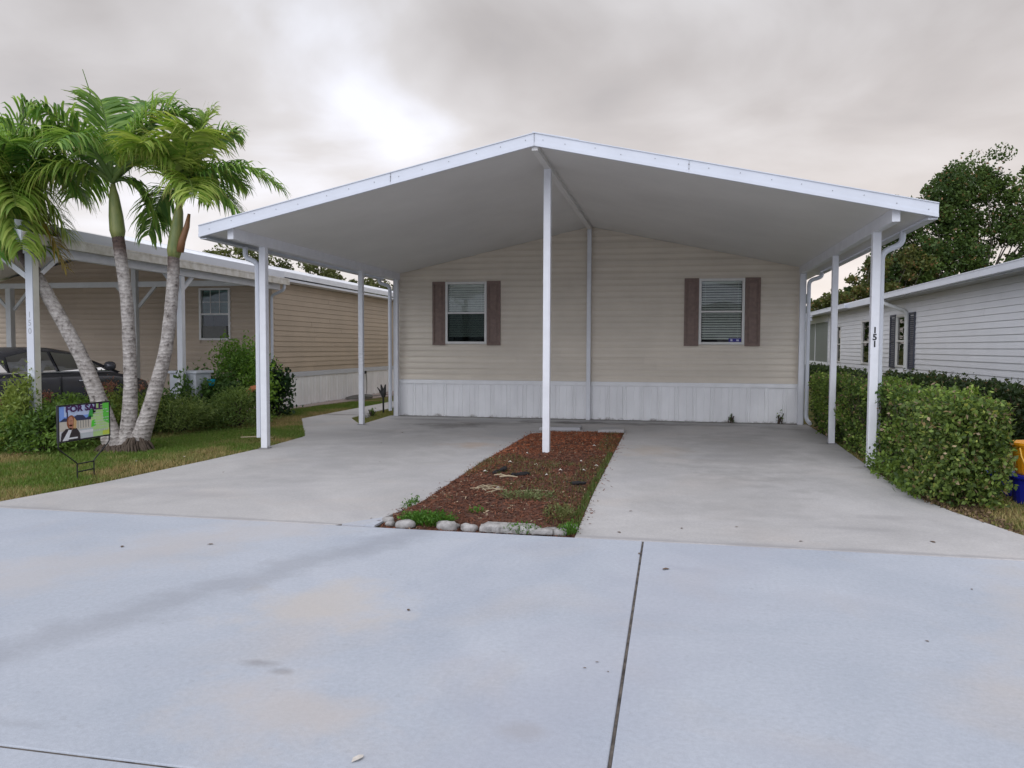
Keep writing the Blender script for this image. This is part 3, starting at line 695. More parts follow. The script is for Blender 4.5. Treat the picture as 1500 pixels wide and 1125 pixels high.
for (x, y, s) in ((-1.95, 9.5, .03), (-1.0, 9.2, .025), (-1.25, 9.0, .025), (-1.35, 8.6, .02), (-2.1, 8.8, .03), (-.9, 9.7, .03), (-1.72, 7.8, .028), (-1.9, 10.4, .02), (-1.1, 9.8, .02), (-1.6, 9.4, .02), (-1.1, 11.5, .03)):
    o = bpy.data.objects.new('shell_chip', MB().add([(-s, 0, 0), (0, -s * .6, .01), (s, 0, 0), (0, s * .6, .012), (0, 0, .022)], [(0, 1, 4), (1, 2, 4), (2, 3, 4), (3, 0, 4)]).mesh('shell_chip', M_PALELITTER))
    o.location = (x, y, float(bedz(np.array([x]), np.array([y]))[0]) + .008); COL.objects.link(o)
    o['label'] = 'small pale shell chip lying on the red mulch'; o['category'] = 'chip'; o['group'] = 'pale chips on the mulch'
for (x, y, lb) in ((-6.75, 8.9, 'pale scrap on the dry lawn in front of the palm bases'), (-7.3, 8.7, 'pale scrap on the lawn between the sign and the palm bases'), (-6.4, 9.4, 'pale scrap on the dry lawn near the driveway edge'), (-8.0, 7.9, 'pale scrap on the green lawn below the for sale sign')):
    litter(x, y, .045, lb, M_PALELITTER, .015)

# ------------------------------------------------------------------ houses
def board_mesh(l, h, d0=.016, d1=.004):
    """one siding course, local x along, y outwards negative (towards the viewer), z up; lower edge proud of the wall"""
    mb = MB(); mb.hexa([(0, -d0, 0), (l, -d0, 0), (l, .004, 0), (0, .004, 0), (0, -d1, h), (l, -d1, h), (l, .004, h), (0, .004, h)])
    return mb
def boards(parent, mt, axis, plane, a0, a1, z0, z1, step, holes=(), roof=None, name='siding_board', sign=-1, cove=False, gap=.004):
    """rows of lap siding. axis 'x': wall in plane y=plane; 'y': wall in plane x=plane. sign = outward direction."""
    r = ROOT[parent.name]; z = z0
    cache = {}
    while z < z1 - 1e-4:
        h = min(step, z1 - z)
        lo0, hi0, lo1, hi1 = a0, a1, a0, a1
        if roof is not None:
            m_, half, zr, sl = roof
            def lim(zz): return max(.0, (zr - zz) / sl)
            q0, q1 = lim(z), lim(z + h)
            lo0, hi0, lo1, hi1 = max(a0, m_ - q0), min(a1, m_ + q0), max(a0, m_ - q1), min(a1, m_ + q1)
            if hi0 - lo0 < .02: break
        segs = [(lo0, hi0, lo1, hi1)]
        for (h0, h1, hz0, hz1) in holes:
            if z + h > hz0 + .01 and z < hz1 - .01:
                ns = []
                for (s0, s1, t0, t1) in segs:
                    if h0 > s0 and h1 < s1: ns += [(s0, h0, t0, h0), (h1, s1, h1, t1)]
                    else: ns.append((s0, s1, t0, t1))
                segs = ns
        sp2 = []
        for (s0, s1, t0, t1) in segs:
            while s1 - s0 > 4.6:
                cut = s0 + 3.66 * random.uniform(.45, 1.0); sp2.append((s0, cut - .0012, t0, cut - .0012)); s0 = t0 = cut
            sp2.append((s0, s1, t0, t1))
        segs = sp2
        for (s0, s1, t0, t1) in segs:
            key = (round(s1 - s0, 4), round(t0 - s0, 4), round(t1 - s0, 4), round(h, 4))
            if key not in cache:
                l, b0, b1 = s1 - s0, t0 - s0, t1 - s0; D0, D1 = .020, .004
                P = [(0, -D0, .001), (l, -D0, .001), (l, .004, .001), (0, .004, .001), (b0, -D1, h), (b1, -D1, h), (b1, .004, h), (b0, .004, h)]
                P[:4] = [(p[0], p[1], gap) for p in P[:4]]; FS = None
                if cove:      # dutch lap: upright lower face, hollow sloping back above it
                    hm = gap + (h - gap) * .50; D0 = .024
                    def at_(f, e): return (b0 * f if e == 0 else l + (b1 - l) * f)
                    lv = [(gap, .024), (hm, .021), (hm + (h - hm) * .4, .010), (h - .004, .003), (h + .004, .003)]
                    P = []
                    for zz, dd in lv:
                        f = (zz - gap) / (h - gap); P += [(at_(f, 0), -dd, zz), (at_(f, 1), -dd, zz)]
                    P += [(0, .004, gap), (l, .004, gap)]
                    FS = [(2 * i_, 2 * i_ + 1, 2 * i_ + 3, 2 * i_ + 2) for i_ in range(4)] + [(10, 11, 1, 0)]
                if axis == 'y':
                    P = [(-y_ * (1 if sign > 0 else -1), x_, z_) for x_, y_, z_ in P]
                mbx = MB()
                if FS: mbx.add(P, FS)
                else: mbx.hexa(P)
                cache[key] = mbx.mesh(name, mt)
            o = bpy.data.objects.new(name, cache[key]); link(o, parent)
            jz = random.uniform(-.0012, .0012); o.location = ((s0 - r[0], plane + jz - r[1], z + jz - r[2]) if axis == 'x' else (plane + jz - r[0], s0 - r[1], z + jz - r[2]))
        z += h

def window(parent, x0, x1, z0, z1, y, slat_tilt, blind_bottom, screen=False, mt_blind=M_BLIND, grid=False, slat=.05, name='window'):
    """single-hung window in a wall facing -y, its room box and blind"""
    f = .05
    mb = MB()
    mb.box(x0, x0 + f, y - .035, y + .06, z0, z1).box(x1 - f, x1, y - .035, y + .06, z0, z1)
    mb.box(x0 + f, x1 - f, y - .035, y + .06, z1 - f, z1).box(x0 + f, x1 - f, y - .035, y + .06, z0, z0 + f)
    w_ = part(name, mb, M_VINYLWIN, parent, bevel=.004)
    zm = (z0 + z1) / 2
    part('meeting_rail', MB().box(x0 + f + .001, x1 - f - .001, y - .02, y + .035, zm - .018, zm + .018), M_VINYLWIN, w_, bevel=.003)
    for (a, b, yy) in ((z0 + f, zm - .018, y + .02), (zm + .018, z1 - f, y + .005)):
        part('pane', MB().box(x0 + f - .004, x1 - f + .004, yy, yy + .004, a - .004, b + .004), M_GLASS, w_)
    if screen:
        part('insect_screen', MB().box(x0 + f - .003, x1 - f + .003, y - .012, y - .010, z0 + f - .003, zm - .02), M_SCREEN, w_)
    mb = MB(); z = z1 - f - .05
    mb.box(x0 + f + .01, x1 - f - .01, y + .09, y + .12, z1 - f - .035, z1 - f)
    hw = slat * .52
    while z > z0 + f + blind_bottom:
        c_, s_ = math.cos(slat_tilt) * hw, math.sin(slat_tilt) * hw
        yy = y + .055
        mb.hexa([(x0 + f + .012, yy - c_, z - s_), (x1 - f - .012, yy - c_, z - s_), (x1 - f - .012, yy + c_, z + s_), (x0 + f + .012, yy + c_, z + s_),
                 (x0 + f + .012, yy - c_, z - s_ + .003), (x1 - f - .012, yy - c_, z - s_ + .003), (x1 - f - .012, yy + c_, z + s_ + .003), (x0 + f + .012, yy + c_, z + s_ + .003)])
        z -= slat
    for q in (.14, .86):
        xx = x0 + (x1 - x0) * q; mb.box(xx - .002, xx + .002, y + .0275, y + .029, z0 + f + blind_bottom, z1 - f)
    part('blind', mb, mt_blind, w_, kind='stuff')
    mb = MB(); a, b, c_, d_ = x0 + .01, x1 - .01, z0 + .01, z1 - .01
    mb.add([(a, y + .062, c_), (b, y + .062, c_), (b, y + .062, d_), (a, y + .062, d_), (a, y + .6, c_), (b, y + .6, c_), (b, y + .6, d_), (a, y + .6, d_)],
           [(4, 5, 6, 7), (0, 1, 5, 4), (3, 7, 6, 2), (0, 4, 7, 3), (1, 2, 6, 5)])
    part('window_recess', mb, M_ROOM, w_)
    if grid:
        mb = MB(); g = .012
        for q in (1 / 3, 2 / 3):
            xx = x0 + f + (x1 - x0 - 2 * f) * q; mb.box(xx - g / 2, xx + g / 2, y - .004, y + .004, zm + .02, z1 - f)
        zq = (zm + z1 - f) / 2; mb.box(x0 + f, x1 - f, y - .0045, y + .0035, zq - g / 2, zq + g / 2)
        part('muntin', mb, M_VINYLWIN, w_)
    return w_

def shutter(parent, x0, x1, z0, z1, y, mt):
    mb = MB(); s = .045; zm = (z0 + z1) / 2 - .02
    mb.box(x0, x0 + s, y - .045, y - .014, z0, z1).box(x1 - s, x1, y - .045, y - .014, z0, z1)
    for (a, b) in ((z0, z0 + .06), (zm - .04, zm + .04), (z1 - .06, z1)): mb.box(x0 + s, x1 - s, y - .043, y - .014, a, b)
    for (a, b) in ((z0 + .06, zm - .04), (zm + .04, z1 - .06)):
        mb.box(x0 + s, x1 - s, y - .028, y - .014, a, b)
        mb.box(x0 + s + .03, x1 - s - .03, y - .038, y - .028, a + .04, b - .04)
    return part('shutter', mb, mt, parent, bevel=.003)

# --- the house in the middle
YW = 16.31; XL, XR = -5.93, 2.57; XM = -1.68; SL = .2185; ZR = 3.985      # ceiling height at the ridge
def zc_(x): return ZR - SL * abs(x - XM)
H = thing('mobile_home', 'beige lap-sided home with brown shutters behind the white gable carport, middle of the photo', 'house', (XM, YW, 0))
ZS = .79
Wn = [(-4.77, -3.86, 1.565, 2.885), (.525, 1.412, 1.565, 2.885)]
holes = [(a + .012, b - .012, c, d) for a, b, c, d in Wn]
boards(H, M_SIDE, 'x', YW, XL + .06, XR - .06, ZS, 3.07, .1267, holes, cove=True)
boards(H, M_SIDE, 'x', YW, XL + .06, XR - .06, 3.07, 3.96, .1267, roof=(XM, 4.2, ZR - .005, SL), cove=True)
# wall core behind the siding, with window openings
mb = MB(); xs = [XL, Wn[0][0] + .02, Wn[0][1] - .02, Wn[1][0] + .02, Wn[1][1] - .02, XR]
for i in range(5):
    if i in (1, 3): mb.box(xs[i], xs[i + 1], YW + .004, YW + .1, .1, Wn[0][2] + .02).box(xs[i], xs[i + 1], YW + .004, YW + .1, Wn[0][3] - .02, 3.07)
    else: mb.box(xs[i], xs[i + 1], YW + .004, YW + .1, .1, 3.07)
mb.add([(XL, YW + .004, 3.07), (XR, YW + .004, 3.07), (XM, YW + .004, ZR), (XL, YW + .1, 3.07), (XR, YW + .1, 3.07), (XM, YW + .1, ZR)], [(0, 1, 2), (5, 4, 3), (1, 4, 5, 2), (0, 2, 5, 3)])
mb.box(XL, XL + .1, YW + .1, 34, .0, 3.05).box(XR - .1, XR, YW + .1, 34, .0, 3.05).box(XL + .1, XR - .1, 33.9, 34, .0, 3.05)
part('wall', mb, M_SIDE, H)
for (x0, x1, z0, z1), tilt, bot, scr in ((Wn[0], .92, .085, True), (Wn[1], .62, .05, False)):
    wd = window(H, x0, x1, z0, z1, YW - .012, tilt, bot, scr)
    if not scr:
        wd['label'] = 'window with open blind slats and a small blue sticker low in its right corner'
        part('sticker', MB().box(x1 - .30, x1 - .055, YW - .012, YW - .0095, z0 + .055, z0 + .125), M_STICKER, wd)
        part('sticker_mark', MB().box(x1 - .265, x1 - .225, YW - .0132, YW - .0122, z0 + .068, z0 + .112).box(x1 - .15, x1 - .10, YW - .0132, YW - .0122, z0 + .068, z0 + .105), M_STICKW, wd)
    else: wd['label'] = 'window with closed blinds and a dark insect screen over its lower half'
    shutter(H, x0 - .29, x0 - .005, z0 - .03, z1 + .01, YW, M_SHUT); shutter(H, x1 + .005, x1 + .30, z0 - .03, z1 + .01, YW, M_SHUT)
# skirting
NP = 24; pw = (XR - XL - .1) / NP
mb = MB(); mb.box(0, pw - .004, -.004, .008, 0, .70)
for q in (.0, .012): pass
mb = MB()
prof = [(0, 0), (.012, -.010), (.030, -.010), (.040, 0), (.055, -.010), (.075, -.010), (.086, 0), (pw * .62, 0), (pw * .62 + .006, -.006), (pw * .62 + .016, -.006), (pw * .62 + .022, 0), (pw - .003, 0)]
k = len(prof)
mb.v = [(x, y, .0) for x, y in prof] + [(x, y, .705) for x, y in prof]
for i in range(k - 1): mb.f.append((i, i + 1, k + i + 1, k + i)); mb.mi.append(0)
skm = mb.mesh('skirting_panel', M_SKIRT)
for i in range(NP):
    o = bpy.data.objects.new('skirting_panel', skm); link(o, H); o.location = (XL + .05 + i * pw - XM, -.008 + random.uniform(-.002, .002), .004)
part('skirting_cap', MB().box(XL + .05, XR - .05, YW - .035, YW + .004, .705, .755).box(XL + .05, XR - .05, YW - .024, YW + .004, .755, ZS), M_SKIRT, H, bevel=.004)
part('skirting_back', MB().box(XL, XR, YW + .003, YW + .02, 0, .72), M_SKIRT, H)
for xx in (XL, XR - .07): part('corner_trim', MB().box(xx, xx + .07, YW - .022, YW + .05, .0, 3.07), M_WHITE2, H, bevel=.004)
mb = MB()
mb.hexa([(XM - 4.57, YW + .2, zc_(XM - 4.57) + .01), (XM, YW + .2, ZR + .01), (XM, 34.5, ZR + .01), (XM - 4.57, 34.5, zc_(XM - 4.57) + .01), (XM - 4.57, YW + .2, zc_(XM - 4.57) + .11), (XM, YW + .2, ZR + .11), (XM, 34.5, ZR + .11), (XM - 4.57, 34.5, zc_(XM - 4.57) + .11)])
mb.hexa([(XM, YW + .2, ZR + .01), (XM + 4.57, YW + .2, zc_(XM + 4.57) + .01), (XM + 4.57, 34.5, zc_(XM + 4.57) + .01), (XM, 34.5, ZR + .01), (XM, YW + .2, ZR + .11), (XM + 4.57, YW + .2, zc_(XM + 4.57) + .11), (XM + 4.57, 34.5, zc_(XM + 4.57) + .11), (XM, 34.5, ZR + .11)])
part('roof', mb, M_ROOF, H)

# --- its carport
YF = 9.577; HALF = 4.57
C_ = thing('carport', 'white open gable carport on slim posts before the beige home, post numbered 151', 'carport', (XM, YF + 1, 0))
def roof_slab(parent, xm, half, y0, y1, zr, sl, th, mt, side, name='roof_panel', inner=0.0):
    xe = xm + side * half; ze = zr - sl * half; a, b = (xe, xm) if side < 0 else (xm, xe); za, zb = (ze, zr) if side < 0 else (zr, ze)
    mb = MB(); mb.hexa([(a, y0, za), (b, y0, zb), (b, y1, zb), (a, y1, za), (a, y0, za + th), (b, y0, zb + th), (b, y1, zb + th), (a, y1, za + th)])
    return part(name, mb, mt, parent)
for s in (-1, 1):
    ya = YF + .03
    while ya < YW + .17:
        yb = min(ya + 1.19, YW + .18); roof_slab(C_, XM, HALF - .05, ya, yb - .0012, ZR + random.uniform(-.0008, .0008), SL, .10, M_CEIL, s); ya = yb
    roof_slab(C_, XM, HALF - .05, YF + .03, YW + .18, ZR + .1015, SL, .004, M_WHITE2, s, 'roof_skin')
# faint joints between the ceiling panels are real battens
for s in (-1, 1):
    # fascia: tall board, lower lip and thin top flange, with screws
    xe = XM + s * HALF; zb0, zb1 = ZR - .03, ZR - SL * HALF - .03
    mb = MB()
    def rake(y0, y1, o0, o1, xa=XM, xb=xe):
        za, zb = ZR - SL * abs(xa - XM), ZR - SL * abs(xb - XM)
        a, b, za_, zb_ = (xb, xa, zb, za) if s < 0 else (xa, xb, za, zb)
        mb.hexa([(a, y0, za_ + o0), (b, y0, zb_ + o0), (b, y1, zb_ + o0), (a, y1, za_ + o0), (a, y0, za_ + o1), (b, y0, zb_ + o1), (b, y1, zb_ + o1), (a, y1, za_ + o1)])
    rake(YF, YF + .028, -.028, .125)
    rake(YF - .008, YF, -.026, .012); rake(YF - .005, YF, .012, .02); rake(YF - .012, YF + .06, .125, .135)
    fa = part('fascia', mb, M_WHITE2, C_)
    mb = MB()
    for i in range(14):
        xx = XM + s * (.08 + i * .335 + random.uniform(-.04, .04)); zz = ZR - SL * abs(xx - XM) + .055 + random.uniform(-.015, .03)
        mb.tube([(xx, YF - .006, zz), (xx, YF + .002, zz)], .0055, 6)
    xx = XM + s * 1.85; zz = ZR - SL * 1.85
    for q in (.02, .075): mb.tube([(xx, YF - .006, zz + q), (xx, YF + .002, zz + q)], .008, 6)
    mb.box(xx - .0006, xx + .0006, YF - .0095, YF - .0005, zz - .02, zz + .122)
    part('screw', mb, M_SCREW, fa, kind='stuff')
    # eave gutter along the side
    ze = ZR - SL * HALF
    mb = MB(); x0, x1 = (xe, xe + .10) if s < 0 else (xe - .10, xe)
    mb.box(x0, x1, YF + .029, YW + .18, ze - .045, ze - .035)
    mb.box(xe - .006 if s > 0 else xe, xe if s > 0 else xe + .006, YF + .029, YW + .18, ze - .035, ze + .12)
    part('gutter', mb, M_WHITE2, C_)
part('ridge_cap', MB().hexa([(XM - .02, YF - .014, ZR + .134), (XM + .55, YF - .014, ZR + .134 - .55 * SL), (XM + .55, YF + .3, ZR + .134 - .55 * SL), (XM - .02, YF + .3, ZR + .134),
    (XM - .02, YF - .014, ZR + .144), (XM + .55, YF - .014, ZR + .144 - .55 * SL), (XM + .55, YF + .3, ZR + .144 - .55 * SL), (XM - .02, YF + .3, ZR + .144)]), M_WHITE2, C_)
part('fascia_joint', MB().box(XM - .001, XM + .001, YF - .0105, YF - .0005, ZR - .028, ZR + .125), M_SCREW, C_)
XPL, XPR = -5.84, 2.478
for xp in (XPL, XPR):
    zt = zc_(xp)
    part('eave_beam', MB().box(xp - .044, xp + .044, YF + .10, YW - .02, 2.937, zt + .01), M_WHITE, C_, bevel=.004)
part('ridge_beam', MB().box(XM - .04, XM + .04, YF + .04, YW - .02, ZR - .075, ZR + .0), M_CEIL, C_, bevel=.004)
pm = MB().box(-.05, .05, -.05, .05, 0, 1).mesh('post', M_WHITE)
def post(parent, x, y, z1, mt=M_WHITE, wd=.1, z0=0.0, foot=True):
    p = part('post', MB().box(x - wd / 2, x + wd / 2, y - wd / 2, y + wd / 2, z0, z1), mt, parent, bevel=.008)
    return p
posts = {}
posts['fl'] = post(C_, XPL, 10.55, 2.94); posts['ml'] = post(C_, XPL, 14.21, 2.94, wd=.09); posts['bl'] = post(C_, XPL - .0, 16.16, 2.94, wd=.10)
posts['fr'] = post(C_, XPR, 10.55, 2.94); posts['mr'] = post(C_, XPR, 13.05, 2.94, wd=.09); posts['br'] = post(C_, XPR + .0, 16.16, 2.94, wd=.10)
posts['c'] = post(C_, XM, 10.66, ZR - .074, wd=.098, z0=.02); posts['cb'] = post(C_, XM, 16.2, ZR - .074, wd=.085)
posts['fr']['label'] = 'post carrying the black house number 151'
for p_, (xx, yy) in ((posts['ml'], (XPL, 14.21)), (posts['mr'], (XPR, 13.05)), (posts['fr'], (XPR, 10.55)), (posts['fl'], (XPL, 10.55))):
    part('foot_plate', MB().box(xx - .07, xx + .07, yy - .055, yy + .055, .002, .012), M_SCREW, p_)
for i, ch in enumerate('151'):
    letter('house_number', ch, .105, M_BLACK, posts['fr'], (XPR - .002, 10.55 - .052, 1.722 - i * .086), (1, 0, 0), (0, 0, 1), .004)
# downspouts: outlet under the gutter, elbow, and straight run down beside the post
def spout(parent, pts, wd=.062, name='downspout', mt=M_WHITE2):
    pts2 = []
    for i, p in enumerate(pts):
        p = Vector(p)
        if 0 < i < len(pts) - 1:
            a, b = Vector(pts[i - 1]), Vector(pts[i + 1]); r = .09
            d0 = (a - p).normalized() * min(r, (a - p).length * .45); d1 = (b - p).normalized() * min(r, (b - p).length * .45)
            for t in (0, .25, .5, .75, 1): pts2.append((p + d0) * (1 - t) ** 2 + p * 2 * t * (1 - t) + (p + d1) * t * t)
        else: pts2.append(p)
    return part(name, MB().tube(pts2, wd * .62, 8), mt, parent, smooth=False)
spout(C_, [(XPR + .32, 10.62, 2.955), (XPR + .32, 10.62, 2.80), (XPR + .085, 10.62, 2.70), (XPR + .085, 10.62, .14), (XPR + .14, 10.55, .06)])
spout(C_, [(XPL - .33, 10.62, 2.955), (XPL - .33, 10.62, 2.80), (XPL - .096, 10.54, 2.72), (XPL - .096, 10.54, .16)])
spout(C_, [(XPR + .32, 16.0, 2.955), (XPR + .32, 16.0, 2.86), (XPR + .10, 16.05, 2.80), (XPR + .10, 16.05, .12), (XPR + .14, 15.85, .05)])
spout(C_, [(XPL - .32, 16.0, 2.955), (XPL - .32, 16.0, 2.86), (XPL - .10, 16.05, 2.80), (XPL - .10, 16.05, .12)])

# --- neighbour on the left, number 150
NX, NYW = -9.2, 17.0; NM = -13.0; NZR = 3.93; NHALF = 4.3; NL = -16.8
B_ = thing('mobile_home', 'tan lap-sided home with white skirting behind the palms, left of the photo', 'house', (NM, NYW, 0))
nw = (-11.09, -10.27, 1.64, 2.88)
boards(B_, M_TAN, 'x', NYW, NL, NX - .05, .80, 3.06, .1267, [(nw[0] + .01, nw[1] - .01, nw[2], nw[3])], cove=True)
boards(B_, M_TAN, 'x', NYW, NL, NX - .05, 3.06, 3.9, .1267, roof=(NM, 4.0, NZR - .01, .2186), cove=True)
mb = MB(); xs = [NL, nw[0] + .02, nw[1] - .02, NX - .02]
mb.box(xs[0], xs[1], NYW + .004, NYW + .1, 0, 3.06).box(xs[2], xs[3], NYW + .004, NYW + .1, 0, 3.06)
mb.box(xs[1], xs[2], NYW + .004, NYW + .1, 0, nw[2] + .02).box(xs[1], xs[2], NYW + .004, NYW + .1, nw[3] - .02, 3.06)
mb.add([(NL, NYW + .004, 3.06), (NX - .02, NYW + .004, 3.06), (NM, NYW + .004, NZR), (NL, NYW + .1, 3.06), (NX - .02, NYW + .1, 3.06), (NM, NYW + .1, NZR)], [(0, 1, 2), (5, 4, 3), (1, 4, 5, 2), (0, 2, 5, 3)])
mb.box(NX - .10, NX - .004, NYW + .1, 34, 0, 3.06).box(NL, NL + .1, NYW + .1, 34, 0, 3.06).box(NL + .1, NX - .1, 33.9, 34, 0, 3.06)
part('wall', mb, M_TAN, B_)
boards(B_, M_TAN, 'y', NX, NYW + .06, 33.9, .86, 3.02, .1267, sign=1)
wd = window(B_, nw[0], nw[1], nw[2], nw[3], NYW - .012, .5, .55, False, M_BLINDD, True, .03)
wd['label'] = 'white gridded window with an air conditioner in its lower half'
mb = MB().box(nw[0] + .14, nw[1] - .08, NYW - .09, NYW + .03, nw[2] + .055, nw[2] + .33)
for i in range(7): mb.box(nw[0] + .24, nw[1] - .16, NYW - .096, NYW - .089, nw[2] + .085 + i * .033, nw[2] + .10 + i * .033)
part('air_conditioner', mb, M_HOSE, wd)
part('corner_trim', MB().box(NX - .07, NX + .012, NYW - .02, NYW + .06, 0, 3.06), M_TAN, B_, bevel=.004)
part('skirting_cap', MB().box(NX - .02, NX + .03, NYW + .061, 33.9, .74, .86), M_WHITE2, B_, bevel=.004)
mb = MB(); ppw = .36
mb.v = [(-y, x, .0) for x, y in prof] + [(-y, x, .745) for x, y in prof]
for i in range(k - 1): mb.f.append((i, i + 1, k + i + 1, k + i)); mb.mi.append(0)
skm2 = mb.mesh('skirting_panel', M_SKIRT)
for i in range(46):
    o = bpy.data.objects.new('skirting_panel', skm2); link(o, B_); o.location = (NX + .006 - NM, .07 + i * pw, .004)
part('skirting_back', MB().box(NX - .003, NX + .004, NYW + .06, 33.9, 0, .76), M_SKIRT, B_)
mb = MB()
for s in (-1, 1):
    xe = NM + s * (NHALF - .13); ze = NZR - .2186 * (NHALF - .13)
    a, b, za, zb = (xe, NM, ze, NZR) if s < 0 else (NM, xe, NZR, ze)
    mb.hexa([(a, NYW - .15, za + .09), (b, NYW - .15, zb + .09), (b, 34.4, zb + .09), (a, 34.4, za + .09), (a, NYW - .15, za + .22), (b, NYW - .15, zb + .22), (b, 34.4, zb + .22), (a, 34.4, za + .22)])
rf = part('roof', mb, M_ROOF, B_)
part('eave_trim', MB().box(-8.87, -8.82, NYW - .1, 34.4, 3.02, 3.075), M_WHITE2, B_)
part('soffit', MB().box(NX + .012, -8.87, NYW + .06, 34.3, 3.025, 3.04), M_WHITE, B_)
part('roof_vent', MB().tube([(-10.1, 20.5, 3.3), (-10.1, 20.5, 3.44)], .07, 12).tube([(-10.1, 20.5, 3.44), (-10.1, 20.5, 3.47), (-10.1, 20.5, 3.50), (-10.1, 20.5, 3.53)], [.19, .20, .18, .06], 14), M_ROOF, rf)
mb = MB(); mb.box(-10.42, -10.0, 20.35, 20.75, 3.33, 3.36)
part('vent_flashing', mb, M_ROOF, rf)

K_ = thing('carport', 'white gable carport of the tan home over a dark car, faded 150 on its post', 'carport', (NM, 9.3, 0))
for s in (-1, 1): roof_slab(K_, NM, NHALF - .13, 9.25, NYW - .16, NZR, .2186, .14, M_CEIL, s)
part('eave_fascia', MB().box(-8.83, -8.80, 9.25, NYW - .16, 3.061, 3.225), M_WHITE2, K_)
mb = MB().box(-8.81, -8.70, 9.25, NYW - .1, 2.915, 2.927).box(-8.712, -8.70, 9.25, NYW - .1, 2.927, 3.06).box(-8.81, -8.80, 9.25, NYW - .1, 2.927, 3.06).box(-8.80, -8.712, NYW - .112, NYW - .1, 2.927, 3.05)
mb.box(-8.70, -8.692, 9.25, NYW - .1, 3.035, 3.06)
part('gutter', mb, M_DIRTY, K_)
for s in (-1, 1):
    mb = MB(); xe = NM + s * NHALF; ze = NZR - .2186 * NHALF
    a, b, za, zb = (xe, NM, ze, NZR) if s < 0 else (NM, xe, NZR, ze)
    mb.hexa([(a, 9.22, za - .09), (b, 9.22, zb - .09), (b, 9.248, zb - .09), (a, 9.248, za - .09), (a, 9.22, za + .08), (b, 9.22, zb + .08), (b, 9.248, zb + .08), (a, 9.248, za + .08)])
    part('fascia', mb, M_WHITE2, K_)
part('eave_beam', MB().box(-9.0, -8.90, 9.56, NYW - .18, 2.80, 2.985), M_WHITE, K_, bevel=.005)
part('eave_beam', MB().box(-17.05, -16.95, 9.25, NYW - .18, 2.80, 2.995), M_WHITE, K_, bevel=.005)
part('tie_beam', MB().box(-17.2, -8.86, 16.17, 16.26, 2.86, 2.985), M_GREYPOST, K_, bevel=.005)
def brace(p, a, b, mt=M_WHITE): return part('brace', MB().bar(a, b, .05, .07), mt, K_, bevel=.004)
pp = post(K_, -8.90, 9.62, 2.80, M_CREAMPOST, .11); pp['label'] = 'corner post with the faded number 150'
part('post_cover', MB().box(-8.957, -8.843, 9.548, 9.563, 0, 2.80), M_WHITE2, pp)
for i, ch in enumerate('150'):
    letter('house_number', ch, .12, M_GREYNUM, pp, (-8.90, 9.5465, 1.93 - i * .115), (1, 0, 0), (0, 0, 1), .0)
brace(pp, (-8.92, 9.68, 2.45), (-8.95, 10.2, 2.84)); brace(pp, (-8.96, 9.62, 2.45), (-9.55, 9.4, 2.98))
p2 = post(K_, -8.97, 13.15, 2.80, M_WHITE, .11)
brace(p2, (-9.0, 13.2, 2.52), (-9.0, 13.62, 2.86)); brace(p2, (-9.0, 13.1, 2.52), (-9.0, 12.68, 2.86))
p3 = post(K_, -12.2, 16.16, 3.72, M_GREYPOST, .12)
brace(p3, (-12.14, 16.2, 2.4), (-11.7, 16.2, 2.87), M_GREYPOST); brace(p3, (-12.26, 16.2, 2.4), (-12.7, 16.2, 2.87), M_GREYPOST)
p4 = post(K_, -15.6, 16.16, 2.86, M_GREYPOST, .14)
brace(p4, (-15.53, 16.2, 2.35), (-15.05, 16.2, 2.87), M_GREYPOST); brace(p4, (-15.67, 16.2, 2.35), (-16.2, 16.2, 2.87), M_GREYPOST)
post(K_, -17.0, 9.62, 2.80, M_CREAMPOST, .14); post(K_, -17.0, 13.1, 2.80, M_WHITE, .11)
spout(K_, [(-8.76, 16.75, 2.92), (-8.76, 16.75, 2.8), (-9.16, 16.9, 2.68), (-9.16, 16.9, .1)], .055)

# --- right-hand white home
RX = 6.0
W_ = thing('mobile_home', 'white lap-sided home with slate shutters beyond the hedges, right edge of the photo', 'house', (RX, 24, 0))
rw = [(22.1, 23.08, 1.0, 2.4), (25.7, 27.05, 1.0, 2.38), (30.2, 30.95, .98, 2.32), (15.5 - 9, 16 - 9, 1, 2.4)]
boards(W_, M_WSIDE, 'y', RX, 9.0, 32.6, .72, 2.80, .13, [(a + .02, b - .02, c, d) for a, b, c, d in rw[:3]], sign=-1)
mb = MB(); ys = [9.0]
for a, b, c, d in rw[:3]: ys += [a + .02, b - .02]
ys.append(32.62)
for i in range(7):
    if i % 2: mb.box(RX + .004, RX + .1, ys[i], ys[i + 1], 0, 1.02).box(RX + .004, RX + .1, ys[i], ys[i + 1], 2.33, 2.85)
    else: mb.box(RX + .004, RX + .1, ys[i], ys[i + 1], 0, 2.85)
mb.box(RX + .1, 13.9, 8.996, 9.1, 0, 2.85).box(13.9, 14, 9, 38, 0, 2.85).box(RX + 2, 13.9, 37.9, 38, 0, 2.85).box(RX + .1, 13.9, 32.5, 32.6, 0, 2.85)
part('wall', mb, M_WSIDE, W_)
part('skirting', MB().box(RX - .01, RX + .003, 9.0, 32.6, 0, .70), M_SKIRT, W_)
